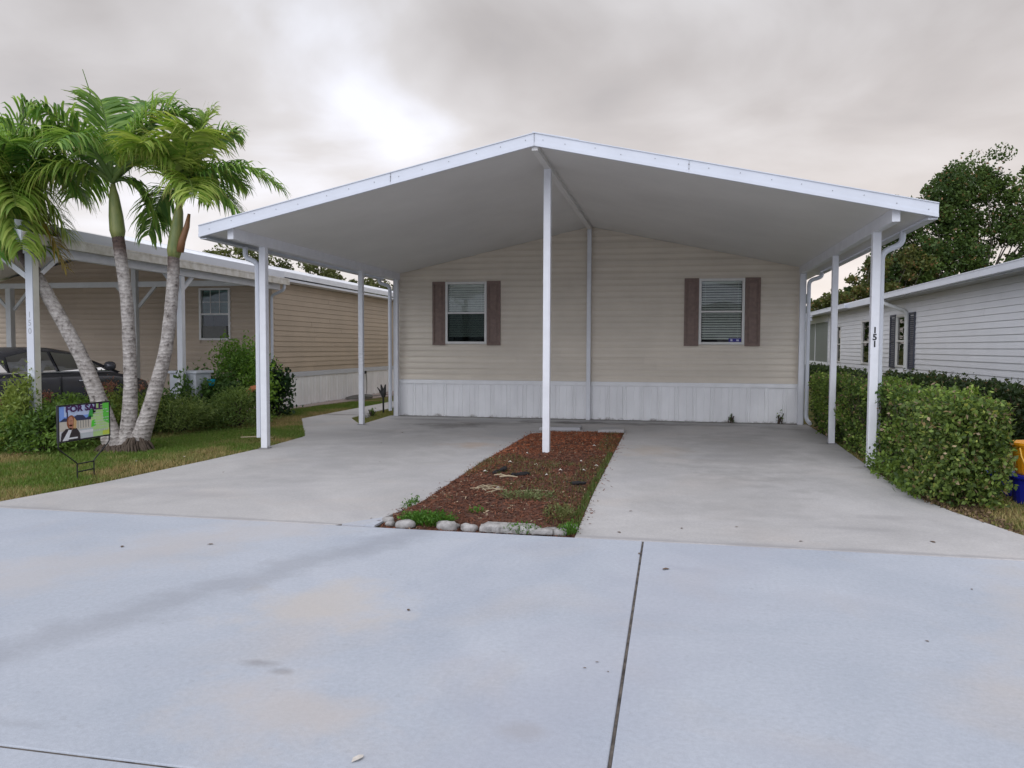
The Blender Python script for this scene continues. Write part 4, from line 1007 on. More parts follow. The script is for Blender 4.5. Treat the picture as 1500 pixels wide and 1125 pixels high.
for (a, b, c, d) in rw[:3]:
    f = .05; mb = MB()
    mb.box(RX - .035, RX + .06, a, a + f, c, d).box(RX - .035, RX + .06, b - f, b, c, d).box(RX - .035, RX + .06, a + f, b - f, c, c + f).box(RX - .035, RX + .06, a + f, b - f, d - f, d)
    wd = part('window', mb, M_VINYLWIN, W_, bevel=.004); zm = (c + d) / 2
    part('meeting_rail', MB().box(RX - .02, RX + .035, a + f, b - f, zm - .02, zm + .02), M_VINYLWIN, wd)
    part('pane', MB().box(RX + .012, RX + .016, a + f - .003, b - f + .003, c + f, d - f), M_GLASS, wd)
    part('blind', MB().box(RX + .09, RX + .1, a + f, b - f, zm, d - f), M_GREYBL, wd)
    mb = MB().add([(RX + .062, a, c), (RX + .062, b, c), (RX + .062, b, d), (RX + .062, a, d), (RX + .6, a, c), (RX + .6, b, c), (RX + .6, b, d), (RX + .6, a, d)], [(4, 7, 6, 5), (0, 4, 5, 1), (3, 2, 6, 7), (0, 3, 7, 4), (1, 5, 6, 2)])
    part('window_recess', mb, M_ROOM, wd)
def yshut(a, b, z0, z1):
    mb = MB(); s = .05
    mb.box(RX - .05, RX - .016, a, a + s, z0, z1).box(RX - .05, RX - .016, b - s, b, z0, z1)
    for (p, q) in ((z0, z0 + .06), ((z0 + z1) / 2 - .03, (z0 + z1) / 2 + .03), (z1 - .06, z1)): mb.box(RX - .048, RX - .016, a + s, b - s, p, q)
    z = z0 + .07
    while z < z1 - .08: mb.hexa([(RX - .046, a + s, z), (RX - .02, a + s, z + .03), (RX - .02, b - s, z + .03), (RX - .046, b - s, z), (RX - .044, a + s, z + .008), (RX - .018, a + s, z + .038), (RX - .018, b - s, z + .038), (RX - .044, b - s, z + .008)]); z += .05
    part('shutter', mb, M_NAVY, W_)
yshut(23.1, 23.62, .97, 2.42); yshut(21.36, 21.86, .97, 2.42); yshut(25.2, 25.68, .97, 2.4)
part('corner_trim', MB().box(RX - .02, RX + .06, 32.55, 32.68, 0, 2.8), M_WHITE2, W_)
# eaves: soffit, fascia, roof, gutters in three runs
part('soffit', MB().box(RX - .42, RX + .1, 8.8, 38, 2.795, 2.81), mat('soffit_grey', (.42, .41, .38), .6, .05, 3), W_)
part('fascia', MB().box(RX - .45, RX - .421, 8.8, 38, 2.78, 2.93), M_WHITE2, W_)
mb = MB(); mb.hexa([(RX - .45, 8.7, 2.931), (10, 8.7, 3.75), (10, 38.2, 3.75), (RX - .45, 38.2, 2.931), (RX - .45, 8.7, 2.965), (10, 8.7, 3.79), (10, 38.2, 3.79), (RX - .45, 38.2, 2.965)])
mb.hexa([(10, 8.7, 3.75), (14.4, 8.7, 2.93), (14.4, 38.2, 2.93), (10, 38.2, 3.75), (10, 8.7, 3.79), (14.4, 8.7, 2.965), (14.4, 38.2, 2.965), (10, 38.2, 3.79)])
part('roof', mb, M_ROOF, W_)
for (a, b) in ((8.8, 22.6), (27.0, 33.5)):
    mb = MB().box(RX - .57, RX - .452, a, b, 2.80, 2.81).box(RX - .57, RX - .56, a, b, 2.81, 2.94).box(RX - .56, RX - .452, b - .01, b, 2.81, 2.93).box(RX - .578, RX - .57, a, b, 2.92, 2.94)
    part('gutter', mb, M_WHITE2, W_)
mb = MB().box(RX - .545, RX - .46, 33.55, 38, 2.60, 2.74); part('gutter', mb, M_WHITE2, W_)
spout(W_, [(RX - .51, 22.45, 2.80), (RX - .51, 22.45, 2.70), (RX - .055, 22.0, 2.45), (RX - .055, 21.98, .75), (RX - .055, 21.98, .1)], .085, mt=M_GREYPOST)
# screened porch at the far end
pr = part('porch', MB().box(RX, RX + .05, 32.7, 38, .0, .95).box(RX, RX + .05, 32.7, 38, 2.55, 2.8).box(RX, RX + .06, 35.5, 35.6, .95, 2.55).box(RX, RX + .06, 37.9, 38, .95, 2.55), M_WSIDE, W_)
part('porch_screen', MB().box(RX + .01, RX + .014, 32.7, 38, .95, 2.55), M_SCREEN, pr)

# --- far home seen under the neighbour's carport
D_ = thing('mobile_home', 'pale home with a brown door, far off beneath the left carport roof', 'house', (-22, 22, 0))
part('roof', MB().box(-34, -20.55, 21.6, 34, 2.72, 3.17), M_ROOF, D_, bevel=.02)
part('wall', MB().box(-33.8, -21.25, 22.2, 33.8, 0, 2.72), mat('pale_wall', (.52, .50, .47), .6, .05, 2), D_)
dd = part('door', MB().box(-23.0, -21.95, 22.15, 22.2, .1, 2.5), M_DOOR, D_); part('handle', MB().box(-21.85, -21.8, 22.1, 22.15, 1.1, 1.2), M_BLACK, dd)
part('post', MB().box(-21.25, -21.08, 21.75, 21.92, 0, 2.72), M_WHITE, D_)
part('wall_lamp', MB().box(-21.6, -21.45, 22.06, 22.2, 1.35, 1.6), M_HOSE, D_)

# --- home across the street, behind the photographer (seen in the window glass)
O_ = thing('mobile_home', 'white home with a grey roof across the street, mirrored in the window glass', 'house', (3, -17, 0))
mb = MB().box(-4, 10, -28, -17, 0, 2.9); part('wall', mb, M_WSIDE, O_)
mb = MB(); mb.add([(-4.5, -16.6, 2.9), (10.5, -16.6, 2.9), (3, -16.6, 4.3), (-4.5, -28.4, 2.9), (10.5, -28.4, 2.9), (3, -28.4, 4.3)], [(0, 1, 2), (5, 4, 3), (0, 2, 5, 3), (1, 4, 5, 2), (0, 3, 4, 1)])
part('roof', mb, M_SHINGLE, O_)
for x0 in (-2.5, 1.5, 6.5):
    wd = part('window', MB().box(x0, x0 + 1.2, -17.0, -16.97, 1.0, 2.3), M_ROOM, O_)

# ------------------------------------------------------------------ car under the left carport (nose towards the house)
car = thing('parked_car', 'dark grey sedan parked nose-in under the left carport, half hidden by plants', 'car', (-11.1, 11.8, 0))
CX, CY0 = -11.1, 9.25
def carpt(u, y, z): return (CX + u, CY0 + y, z)
st = [  # y, half width, z bottom, z shoulder, z centre top
    (0.00, .62, .42, .80, .84), (.10, .80, .30, .95, 1.00), (.45, .87, .24, 1.02, 1.07), (1.0, .90, .2, 1.04, 1.08), (1.9, .91, .2, 1.03, 1.03), (2.9, .91, .2, 1.02, 1.02),
    (3.7, .90, .2, 1.00, 1.03), (4.2, .88, .22, .93, .98), (4.7, .84, .26, .80, .87), (4.92, .70, .34, .62, .70), (4.97, .55, .42, .55, .6)]
mb = MB(); npf = 12
for (y, hw, zb, zs, zt) in st:
    p = [(0, zb), (hw * .8, zb), (hw * .97, zb + .1), (hw, (zb + zs) / 2), (hw * .985, zs - .09), (hw * .93, zs), (hw * .5, zt), (0, zt)]
    ring = [(u, z) for u, z in p] + [(-u, z) for u, z in p[-2:0:-1]]
    npf = len(ring)
    for (u, z) in ring: mb.v.append(carpt(u, y, z))
for i in range(len(st) - 1):
    for j in range(npf): mb.f.append((i * npf + j, (i + 1) * npf + j, (i + 1) * npf + (j + 1) % npf, i * npf + (j + 1) % npf)); mb.mi.append(0)
mb.f += [tuple(range(npf)), tuple(range((len(st) - 1) * npf, len(st) * npf))[::-1]]; mb.mi += [0, 0]
part('body', mb, M_CAR, car, smooth=True)
gs = [(.55, .74, .70, 1.05), (1.25, .80, .62, 1.36), (1.9, .82, .60, 1.455), (2.5, .82, .60, 1.46), (3.05, .80, .60, 1.39), (3.95, .76, .66, 1.01)]
mb = MB()
for (y, wb, wt, zt) in gs:
    zb = .98; wt_ = wb - (wb - wt) * min(1, (zt - zb) / .4)
    for (u, z) in ((wb, zb), (wb * .97, zb + (zt - zb) * .25), (wt_ + .03, zt - (zt - zb) * .12), (wt_ * .8, zt), (0, zt + .012)): mb.v.append(carpt(u, y, z))
    for (u, z) in ((wt_ * .8, zt), (wt_ + .03, zt - (zt - zb) * .12), (wb * .97, zb + (zt - zb) * .25), (wb, zb)): mb.v.append(carpt(-u, y, z))
for i in range(len(gs) - 1):
    for j in range(8): mb.f.append((i * 9 + j, i * 9 + j + 1, (i + 1) * 9 + j + 1, (i + 1) * 9 + j)); mb.mi.append(0)
part('roof', mb, M_CAR, car, smooth=True)
def side_win(pts, s, name='window'):
    mb = MB(); P = []
    for off in (.012, .03):
        for (y, z) in pts:
            # interpolate the greenhouse half width at (y, z)
            for i in range(len(gs) - 1):
                if gs[i][0] <= y <= gs[i + 1][0]: t = (y - gs[i][0]) / (gs[i + 1][0] - gs[i][0]); g = [gs[i][q] * (1 - t) + gs[i + 1][q] * t for q in range(4)]
            wt_ = g[1] - (g[1] - g[2]) * min(1, (g[3] - .98) / .4)
            f = min(1, max(0, (z - .98) / max(.05, g[3] - .98))); hw = g[1] * (1 - .03 * min(1, f / .25)) if f < .25 else g[1] * .97 + (wt_ + .03 - g[1] * .97) * (f - .25) / .63
            P.append(carpt(s * (hw + off), y, z))
    n = len(pts); mb.add(P, [tuple(range(n)), tuple(range(n, 2 * n))[::-1]] + [(i, (i + 1) % n, n + (i + 1) % n, n + i) for i in range(n)])
    return part(name, mb, M_GLASSD, car)
for s in (-1, 1):
    side_win([(.95, 1.07), (1.32, 1.07), (1.32, 1.28), (1.22, 1.25)], s)
    side_win([(1.37, 1.07), (2.30, 1.06), (2.28, 1.385), (1.85, 1.385), (1.42, 1.31)], s)
    side_win([(2.38, 1.06), (3.55, 1.05), (3.45, 1.10), (3.0, 1.33), (2.36, 1.385)], s)
    part('window_trim', MB().bar(carpt(s * .845, .9, 1.058), carpt(s * .845, 3.6, 1.042), .012, .012), M_CHROME, car)
    part('mirror', MB().tube([carpt(s * .86, 3.45, 1.10), carpt(s * .95, 3.42, 1.13), carpt(s * 1.06, 3.38, 1.13), carpt(s * 1.08, 3.37, 1.13)], [.03, .085, .08, .03], 10), M_CAR, car, smooth=True)
    part('tail_lamp', MB().box(CX + s * .66 - .13, CX + s * .66 + .13, CY0 + .03, CY0 + .12, .78, .92), M_LAMP, car, bevel=.02)
    part('door_seam', MB().box(CX + s * .912 - .004, CX + s * .912 + .004, CY0 + 2.33, CY0 + 2.342, .35, .98), M_BLACK, car)
    for yy in (1.95, 3.0): part('door_handle', MB().box(CX + s * .915 - .015, CX + s * .915 + .015, CY0 + yy - .28, CY0 + yy - .1, .87, .895), M_CHROME, car, bevel=.005)
for (u, y) in ((-.83, .95), (.83, .95), (-.83, 3.95), (.83, 3.95)):
    wh = part('wheel', MB().tube([carpt(u - .11, y, .33), carpt(u - .09, y, .33), carpt(u + .09, y, .33), carpt(u + .11, y, .33)], [.29, .33, .33, .29], 22), M_RUBBER, car)
    part('rim', MB().tube([carpt(u - .115, y, .33), carpt(u + .115, y, .33)], .21, 16), M_RIM, wh)

# ------------------------------------------------------------------ palms
def palm(label, trunk_pts, trunk_rad, shaft_top, crown, fronds, stub=None):
    base = trunk_pts[0]
    t = thing('palm_tree', label, 'palm', (base[0], base[1], 0), 'clump of three palms on the lawn')
    # resample the trunk for a smooth curve
    P = [Vector(p) for p in trunk_pts]; pts = []; rad = []
    for i in range(len(P) - 1):
        p0 = P[max(i - 1, 0)]; p1 = P[i]; p2 = P[i + 1]; p3 = P[min(i + 2, len(P) - 1)]
        for q in range(8):
            u = q / 8
            pts.append(.5 * ((2 * p1) + (p2 - p0) * u + (2 * p0 - 5 * p1 + 4 * p2 - p3) * u * u + (3 * p1 - p0 - 3 * p2 + p3) * u ** 3))
            rad.append((trunk_rad[i] * (1 - u) + trunk_rad[i + 1] * u) * (1 + .025 * math.sin(len(pts) * 2.1) + random.uniform(-.02, .02)))
    pts.append(P[-1]); rad.append(trunk_rad[-1])
    mb = MB().tube(pts, rad, 16)
    V = np.array([tuple(v_) for v_ in mb.v]); nv = len(V); zz = V[:, 2]
    hh = np.clip((zz - 2.38 - .35 * vnoise(V[:, 0] * 9 + zz, zz * 3, 1, 5)) / .3, 0, 1)[:, None]
    colv = np.ones((nv, 3)) * (1 - hh) + np.array([.24, .17, .15]) * hh              # brown, unweathered trunk below the crown
    me = mb.mesh('trunk', M_TRUNK, ROOT[t.name], True); a = me.attributes.new('leafcol', 'FLOAT_COLOR', 'POINT')
    cc = np.ones((nv, 4), np.float32); cc[:, :3] = colv; a.data.foreach_set('color', cc.ravel()); part('trunk', me, None, t)
    top = P[-1]; cr_ = Vector(crown); s_top = Vector(shaft_top)
    part('crown_shaft', MB().tube([top - Vector((0, 0, .02)), top + (s_top - top) * .15, top + (s_top - top) * .5, top + (s_top - top) * .85, s_top, s_top + (cr_ - s_top) * .8],
         [trunk_rad[-1] * .98, trunk_rad[-1] * 1.28, trunk_rad[-1] * 1.18, trunk_rad[-1] * .92, trunk_rad[-1] * .80, .03], 14), M_SHAFT, t, smooth=True)
    if stub: part('old_frond_base', MB().tube(stub, [.055, .05, .04, .02], 8), M_DOOR, t, smooth=True)
    for fr in fronds: frond(t, cr_, *fr)
    return t
RV = np.array([.9799, .1992, 0.]); DV = np.array([-.1992, .98, 0.])
def frond(parent, crown, r, u, d, arch, kind='g', ll=.55, droop=.5, nleaf=58, wind=.2):
    """pinnate frond from the crown to tip offset (right, up, away), raised by arch in the middle"""
    C0 = np.array(crown); tip = C0 + RV * r + DV * d + np.array([0, 0, u])
    ctl = C0 + (tip - C0) * .5 + np.array([0, 0, arch]) + rng.normal(size=3) * .04
    tt = np.linspace(0, 1, 15); B = lambda t: (1 - t) ** 2 * C0 + 2 * t * (1 - t) * ctl + t * t * tip
    mb = MB().tube([B(t) for t in tt], [.034 * (1 - t) ** 1.4 + .005 for t in tt], 6)
    Vs = [np.array(mb.v)]; Fs = [np.array([f for f in mb.f if len(f) == 4])]
    if kind == 'dead': ca, cb, rc = (.17, .125, .02), (.38, .30, .06), (.33, .26, .08)
    elif kind == 'y': ca, cb, rc = (.15, .27, .04), (.42, .50, .13), (.2, .28, .08)
    else: ca, cb, rc = (.085, .20, .038), (.33, .49, .12), (.17, .26, .08)
    cols = [np.tile(np.array(rc), (len(mb.v), 1))]; off = len(mb.v)
    if kind == 'spear': nleaf = 0
    lv, lf, lc = [], [], []
    for i in range(nleaf):
        t = .14 + .86 * (i + .5) / nleaf
        p = B(t); tan = B(min(1, t + .02)) - B(max(0, t - .02)); tan /= np.linalg.norm(tan) + 1e-9
        side = np.cross(tan, [0, 0, 1.]); side /= np.linalg.norm(side) + 1e-9; upn = np.cross(side, tan)
        prof_ = (math.sin(math.pi * min(1, .12 + .80 * t)) ** .6) * ll
        for s in (-1, 1):
            L_ = 1.18 * prof_ * random.uniform(.8, 1.15); a = .75 - .35 * t + random.uniform(-.12, .12)
            d0 = side * s * math.cos(a) * (1 - .15 * t) + tan * math.sin(a) + upn * random.uniform(.15, .55) + RV * wind * .4
            d0 /= np.linalg.norm(d0); q = p.copy(); pts = [q]; nsg = 4
            dr = droop * random.uniform(.55, 1.4)
            for k_ in range(nsg):
                d0 = d0 + np.array([0, 0, -1.]) * dr * (.25 + .32 * k_) + RV * wind * .12; d0 /= np.linalg.norm(d0)
                q = q + d0 * L_ / nsg; pts.append(q)
            wv = np.cross(d0, side * s + upn * .3); wv = np.cross(pts[-1] - pts[0], upn + side * .2 * s); wv /= np.linalg.norm(wv) + 1e-9
            wid = [.009, .020, .018, .011, .001]
            colv = np.array(ca) + (np.array(cb) - np.array(ca)) * random.random() ** 1.3
            k0 = off + len(lv)
            for pt, w_ in zip(pts, wid): lv.append(pt - wv * w_); lv.append(pt + wv * w_); cv_ = colv if (w_ > .002 or random.random() > .4) else np.array([.22, .15, .05]); lc.append(cv_); lc.append(cv_)
            for k_ in range(nsg): lf.append((k0 + 2 * k_, k0 + 2 * k_ + 1, k0 + 2 * k_ + 3, k0 + 2 * k_ + 2))
    if nleaf: Vs.append(np.array(lv)); Fs.append(np.array(lf)); cols.append(np.array(lc))
    me = npmesh('frond', np.concatenate(Vs), np.concatenate(Fs), M_PALM, np.concatenate(cols), ROOT[parent.name])
    o = part('frond' if kind != 'spear' else 'spear_leaf', me, None, parent)
    if kind == 'dead': o['label'] = 'dead yellow-brown frond hanging down'
    return o
palm('middle palm of the three, straight upright trunk with a green crownshaft',
     [(-7.70, 9.93, -.03), (-7.66, 9.95, .3), (-7.63, 9.97, .97), (-7.69, 10.01, 2.05), (-7.78, 10.02, 2.74), (-7.83, 10.03, 3.06)], [.17, .115, .092, .086, .084, .083], (-7.90, 10.05, 3.66), (-7.92, 10.05, 3.86),
     [(-.45, 1.62, .1, .0, 'spear'), (1.15, .85, .25, .95, 'g', .62, .42), (.45, 1.25, .5, .5, 'g', .6, .35), (-.30, 1.25, .3, .25, 'g', .62, .3), (-1.45, .45, .3, .55, 'g', .6, .55), (-1.15, -.25, -.35, .55, 'y', .6, .75),
      (-.75, .85, -.6, .4, 'g', .58, .5), (1.1, .15, -.45, .55, 'y', .58, .6), (.62, -.65, .1, .55, 'g', .5, .7), (-.15, .25, -1.15, .65, 'g', .55, .6), (.1, .6, 1.2, .5, 'g', .55, .5), (-.9, -.1, .7, .6, 'g', .55, .7), (.85, .5, .8, .5, 'g', .55, .5)])
palm('rightmost palm of the three, trunk curving out to the right then upright',
     [(-7.56, 9.96, -.03), (-7.47, 9.97, .2), (-7.33, 10.02, .68), (-7.13, 10.09, 1.47), (-7.05, 10.15, 2.35), (-7.04, 10.17, 2.78)], [.18, .13, .105, .092, .084, .08], (-6.98, 10.22, 3.42), (-6.96, 10.22, 3.62),
     [(1.42, .15, .1, .75, 'g', .5, .55), (.98, -.35, -.1, .6, 'g', .52, .75), (.75, .95, .2, .5, 'g', .58, .4), (.35, 1.3, .3, .3, 'y', .58, .3), (-.55, .85, .2, .4, 'y', .58, .45), (-.55, -.5, .2, .6, 'g', .5, .75),
      (.5, .75, -.7, .45, 'y', .58, .45), (.55, -.15, -.85, .6, 'y', .55, .65), (.1, .2, 1.1, .5, 'g', .55, .6), (-.15, .55, -.9, .5, 'y', .58, .5), (.7, .3, .7, .6, 'g', .5, .6)],
     stub=[(-6.93, 10.16, 2.85), (-6.88, 10.14, 3.0), (-6.80, 10.14, 3.2), (-6.76, 10.14, 3.38)])
palm('leftmost palm of the three, trunk leaning strongly left out of the photo',
     [(-7.82, 9.88, -.03), (-7.92, 9.87, .3), (-8.02, 9.87, .58), (-8.27, 9.85, 1.22), (-8.61, 9.81, 1.87), (-9.06, 9.76, 2.64), (-9.22, 9.74, 2.9)], [.17, .13, .115, .10, .093, .09, .085], (-9.50, 9.71, 3.5), (-9.56, 9.71, 3.72),
     [(1.25, .75, -.1, .8, 'g', .6, .5), (1.15, -.1, .2, .75, 'g', .6, .75), (.75, -.85, -.1, .75, 'y', .55, .85), (1.02, -1.12, -.1, .75, 'dead', .42, .7, 40), (.45, 1.25, .2, .4, 'g', .62, .4), (.75, .45, -.8, .6, 'g', .6, .55), (.2, .1, -1.2, .7, 'y', .58, .65),
      (-1.2, .4, .1, .7, 'g', .6, .55), (-.8, -.4, -.5, .7, 'g', .58, .7), (.55, -.80, -.35, .6, 'g', .62, .8), (.95, -.62, .1, .7, 'y', .6, .8), (.3, -.95, -.6, .6, 'g', .6, .8), (.15, -.55, -.9, .7, 'g', .62, .75), (-.2, -.75, -.75, .6, 'y', .62, .75), (.42, -1.0, -.85, .55, 'g', .6, .75), (.78, -.92, -.7, .6, 'y', .6, .75), (.75, -.35, -.75, .65, 'y', .6, .7), (-.4, 1.1, .4, .4, 'g', .6, .4), (.6, .3, 1.0, .6, 'g', .58, .6), (.45, -.5, -.6, .7, 'y', .55, .8), (.9, .35, .6, .75, 'g', .6, .6)])
# root boss of the clump, mossy base
mb = MB()
for (bx, by, nn) in ((-7.52, 9.93, 46), (-7.72, 9.9, 26), (-7.85, 9.86, 22)):
    for i in range(nn):
        a = random.uniform(-2.9, .4); r0_ = random.uniform(.10, .15); r1_ = random.uniform(.17, .27); hz = random.uniform(.05, .20) if bx > -7.6 else random.uniform(.04, .10)
        mb.tube([(bx + r0_ * math.cos(a), by + r0_ * math.sin(a), hz), (bx + (r0_ * .5 + r1_ * .5) * math.cos(a), by + (r0_ * .5 + r1_ * .5) * math.sin(a), hz * .6), (bx + r1_ * math.cos(a + .1), by + r1_ * math.sin(a + .1), -.02)], [.016, .020, .012], 6, False)
single('palm_root_mat', mb, M_TWIG, 'dark fibrous roots round the foot of the three palm trunks', 'roots', (-7.6, 9.9, 0), smooth=True)

# ------------------------------------------------------------------ shrubs and hedges
def stems(mb, base, tips, r0=.012):
    for tp in tips:
        b = Vector(base) + Vector((random.uniform(-.06, .06), random.uniform(-.06, .06), 0)); tp = Vector(tp); mid = (b + tp) / 2 + Vector((random.uniform(-.1, .1), random.uniform(-.1, .1), .1))
        mb.tube([b, mid, tp], [r0, r0 * .7, r0 * .3], 5, False)
def shrub(label, c, rx, ry, h, n, size, asp, col, name='shrub', cat='shrub', flowers=0, fcol=(.32, .16, .10), group='garden plants along the left carport', z0=.0, shape=1.0, extra=None, clumps=14):
    cx, cyy = c; t = thing(name, label, cat, (cx, cyy, 0), group)
    # clump centres through the volume
    cl = []
    for _ in range(clumps):
        a = random.uniform(0, 6.28); r = math.sqrt(random.random()); zz = random.uniform(.18, 1.0)
        k_ = math.sqrt(max(.05, 1 - ((zz - .4) / .75) ** 2)); cl.append((cx + rx * r * k_ * math.cos(a), cyy + ry * r * k_ * math.sin(a), z0 + h * zz * (1 - .25 * r * r)))
    cl = np.array(cl); idx = rng.integers(0, clumps, n)
    P = cl[idx] + rng.normal(size=(n, 3)) * np.array([rx, ry, h * .5]) * .26
    P[:, 2] = np.maximum(P[:, 2], .02 + z0)
    mixv = np.clip(rng.random(clumps)[idx] * .6 + rng.random(n) * .4, 0, 1)
    outd = unit(P - np.array([cx, cyy, z0 + h * .25]))
    V, Fq, cc = leaves(P, size, asp, col, outd, .45, .1, mixv, extra)
    part('foliage', npmesh('foliage', V, Fq, M_LEAF, cc, ROOT[t.name]), None, t)
    mb = MB(); stems(mb, (cx, cyy, -.02), [tuple(p) for p in cl]); part('stems', mb, M_TWIG, t)
    if flowers:
        P2 = []
        for i in range(flowers):
            a = random.uniform(0, 6.28); q = np.array([cx + rx * .7 * math.cos(a), cyy + ry * .7 * math.sin(a), h * random.uniform(.9, 1.25)])
            P2.append(q + rng.normal(size=(60, 3)) * [.05, .05, .05])
        P2 = np.concatenate(P2); V, Fq, cc = leaves(P2, .035, .8, (tuple(.6 * x for x in fcol), fcol))
        part('seed_heads', npmesh('seed_heads', V, Fq, M_LEAF, cc, ROOT[t.name]), None, t, 'dried pinkish-brown seed heads', kind='stuff')
    return t
G1 = ((.05, .105, .022), (.20, .32, .065)); G2 = ((.032, .075, .02), (.115, .21, .05)); G3 = ((.11, .18, .035), (.33, .39, .10))
shrub('bushy green plant at the far left edge in front of the car boot', (-9.75, 9.45), .5, .55, .66, 5200, .075, .4, G1, flowers=2, clumps=22)
shrub('leafy yellow-green plant climbing round the foot of the post numbered 150', (-9.02, 9.50), .22, .25, 1.10, 3000, .07, .4, G3, clumps=16)
shrub('dense green plant directly behind the for sale sign', (-8.75, 9.6), .5, .45, .60, 5600, .07, .38, G1, clumps=24)
shrub('green plant with pinkish dried seed heads between the sign and the left palm trunk', (-9.2, 10.7), .55, .5, .68, 4800, .07, .35, G1, flowers=4, clumps=22)
shrub('tall plant with brown seed heads between the left and middle palm trunks', (-9.0, 11.6), .5, .5, .78, 4600, .075, .38, G3, flowers=4, clumps=20)
shrub('feathery low green plant right of the palm trunks at the lawn edge', (-8.45, 12.3), .55, .8, .62, 6500, .075, .18, ((.075, .13, .03), (.26, .33, .10)), clumps=26)
shrub('low grassy green plant beside the dry lawn under the dark bush', (-8.0, 13.4), .5, .75, .62, 6000, .075, .22, ((.065, .125, .03), (.25, .34, .09)), clumps=24)
shrub('dark broad-leaved bush below the gridded window', (-9.0, 13.9), .5, .6, .98, 6500, .095, .55, G2, clumps=24)
shrub('tall bright green bush just left of the front carport post', (-8.80, 14.8), .60, .5, 1.50, 6200, .085, .45, ((.06, .14, .025), (.24, .40, .07)), clumps=24)
shrub('small dark broad-leaved shrub right of the front carport post, by the white skirting', (-8.42, 15.7), .34, .38, 1.0, 1900, .10, .55, ((.012, .035, .014), (.04, .085, .03)), clumps=16)
shrub('tall thin sprigs of green above the dark bush by the white post', (-8.75, 13.2), .25, .3, 1.15, 900, .085, .5, G2, clumps=9)
shrub('low plants in shade between the palms and the white planter', (-8.9, 12.4), .4, .5, .7, 2600, .075, .4, G2, clumps=16)
single('curled_dead_leaf', MB().add([(-8.16, 14.0, .62), (-8.05, 14.0, .72), (-7.95, 14.02, .74), (-7.93, 13.97, .66), (-8.03, 13.95, .58), (-8.1, 13.96, .50), (-8.05, 13.9, .66)], [(0, 1, 6), (1, 2, 6), (2, 3, 6), (3, 4, 6), (4, 5, 6), (5, 0, 6)]),
       mat('rust_leaf', (.42, .15, .06), .8, .2, 20), 'curled rust-coloured dead leaf caught on the green bush', 'leaf', (-8.05, 13.97, .6))
# white planter tub behind the palms, small blue object beside
single('planter_box', MB().box(-9.3, -8.75, 13.25, 13.75, .35, .98).box(-9.34, -8.71, 13.21, 13.79, .98, 1.03), M_WHITE2, 'white box planter half hidden at the foot of the slim white post behind the palms', 'planter', (-9.0, 13.5, .35), bevel=.01)
mb = MB().box(-9.25, -9.18, 13.3, 13.37, 0, .35)
single('blue_pot', MB().tube([(-8.62, 13.55, .74), (-8.62, 13.55, .78), (-8.62, 13.55, .85), (-8.62, 13.55, .865)], [.04, .06, .075, .075], 14), mat('turquoise_glaze', (.01, .30, .45), .35, .1, 15), 'small turquoise pot half hidden in the dark bush', 'pot', (-8.62, 13.55, .75), smooth=False)

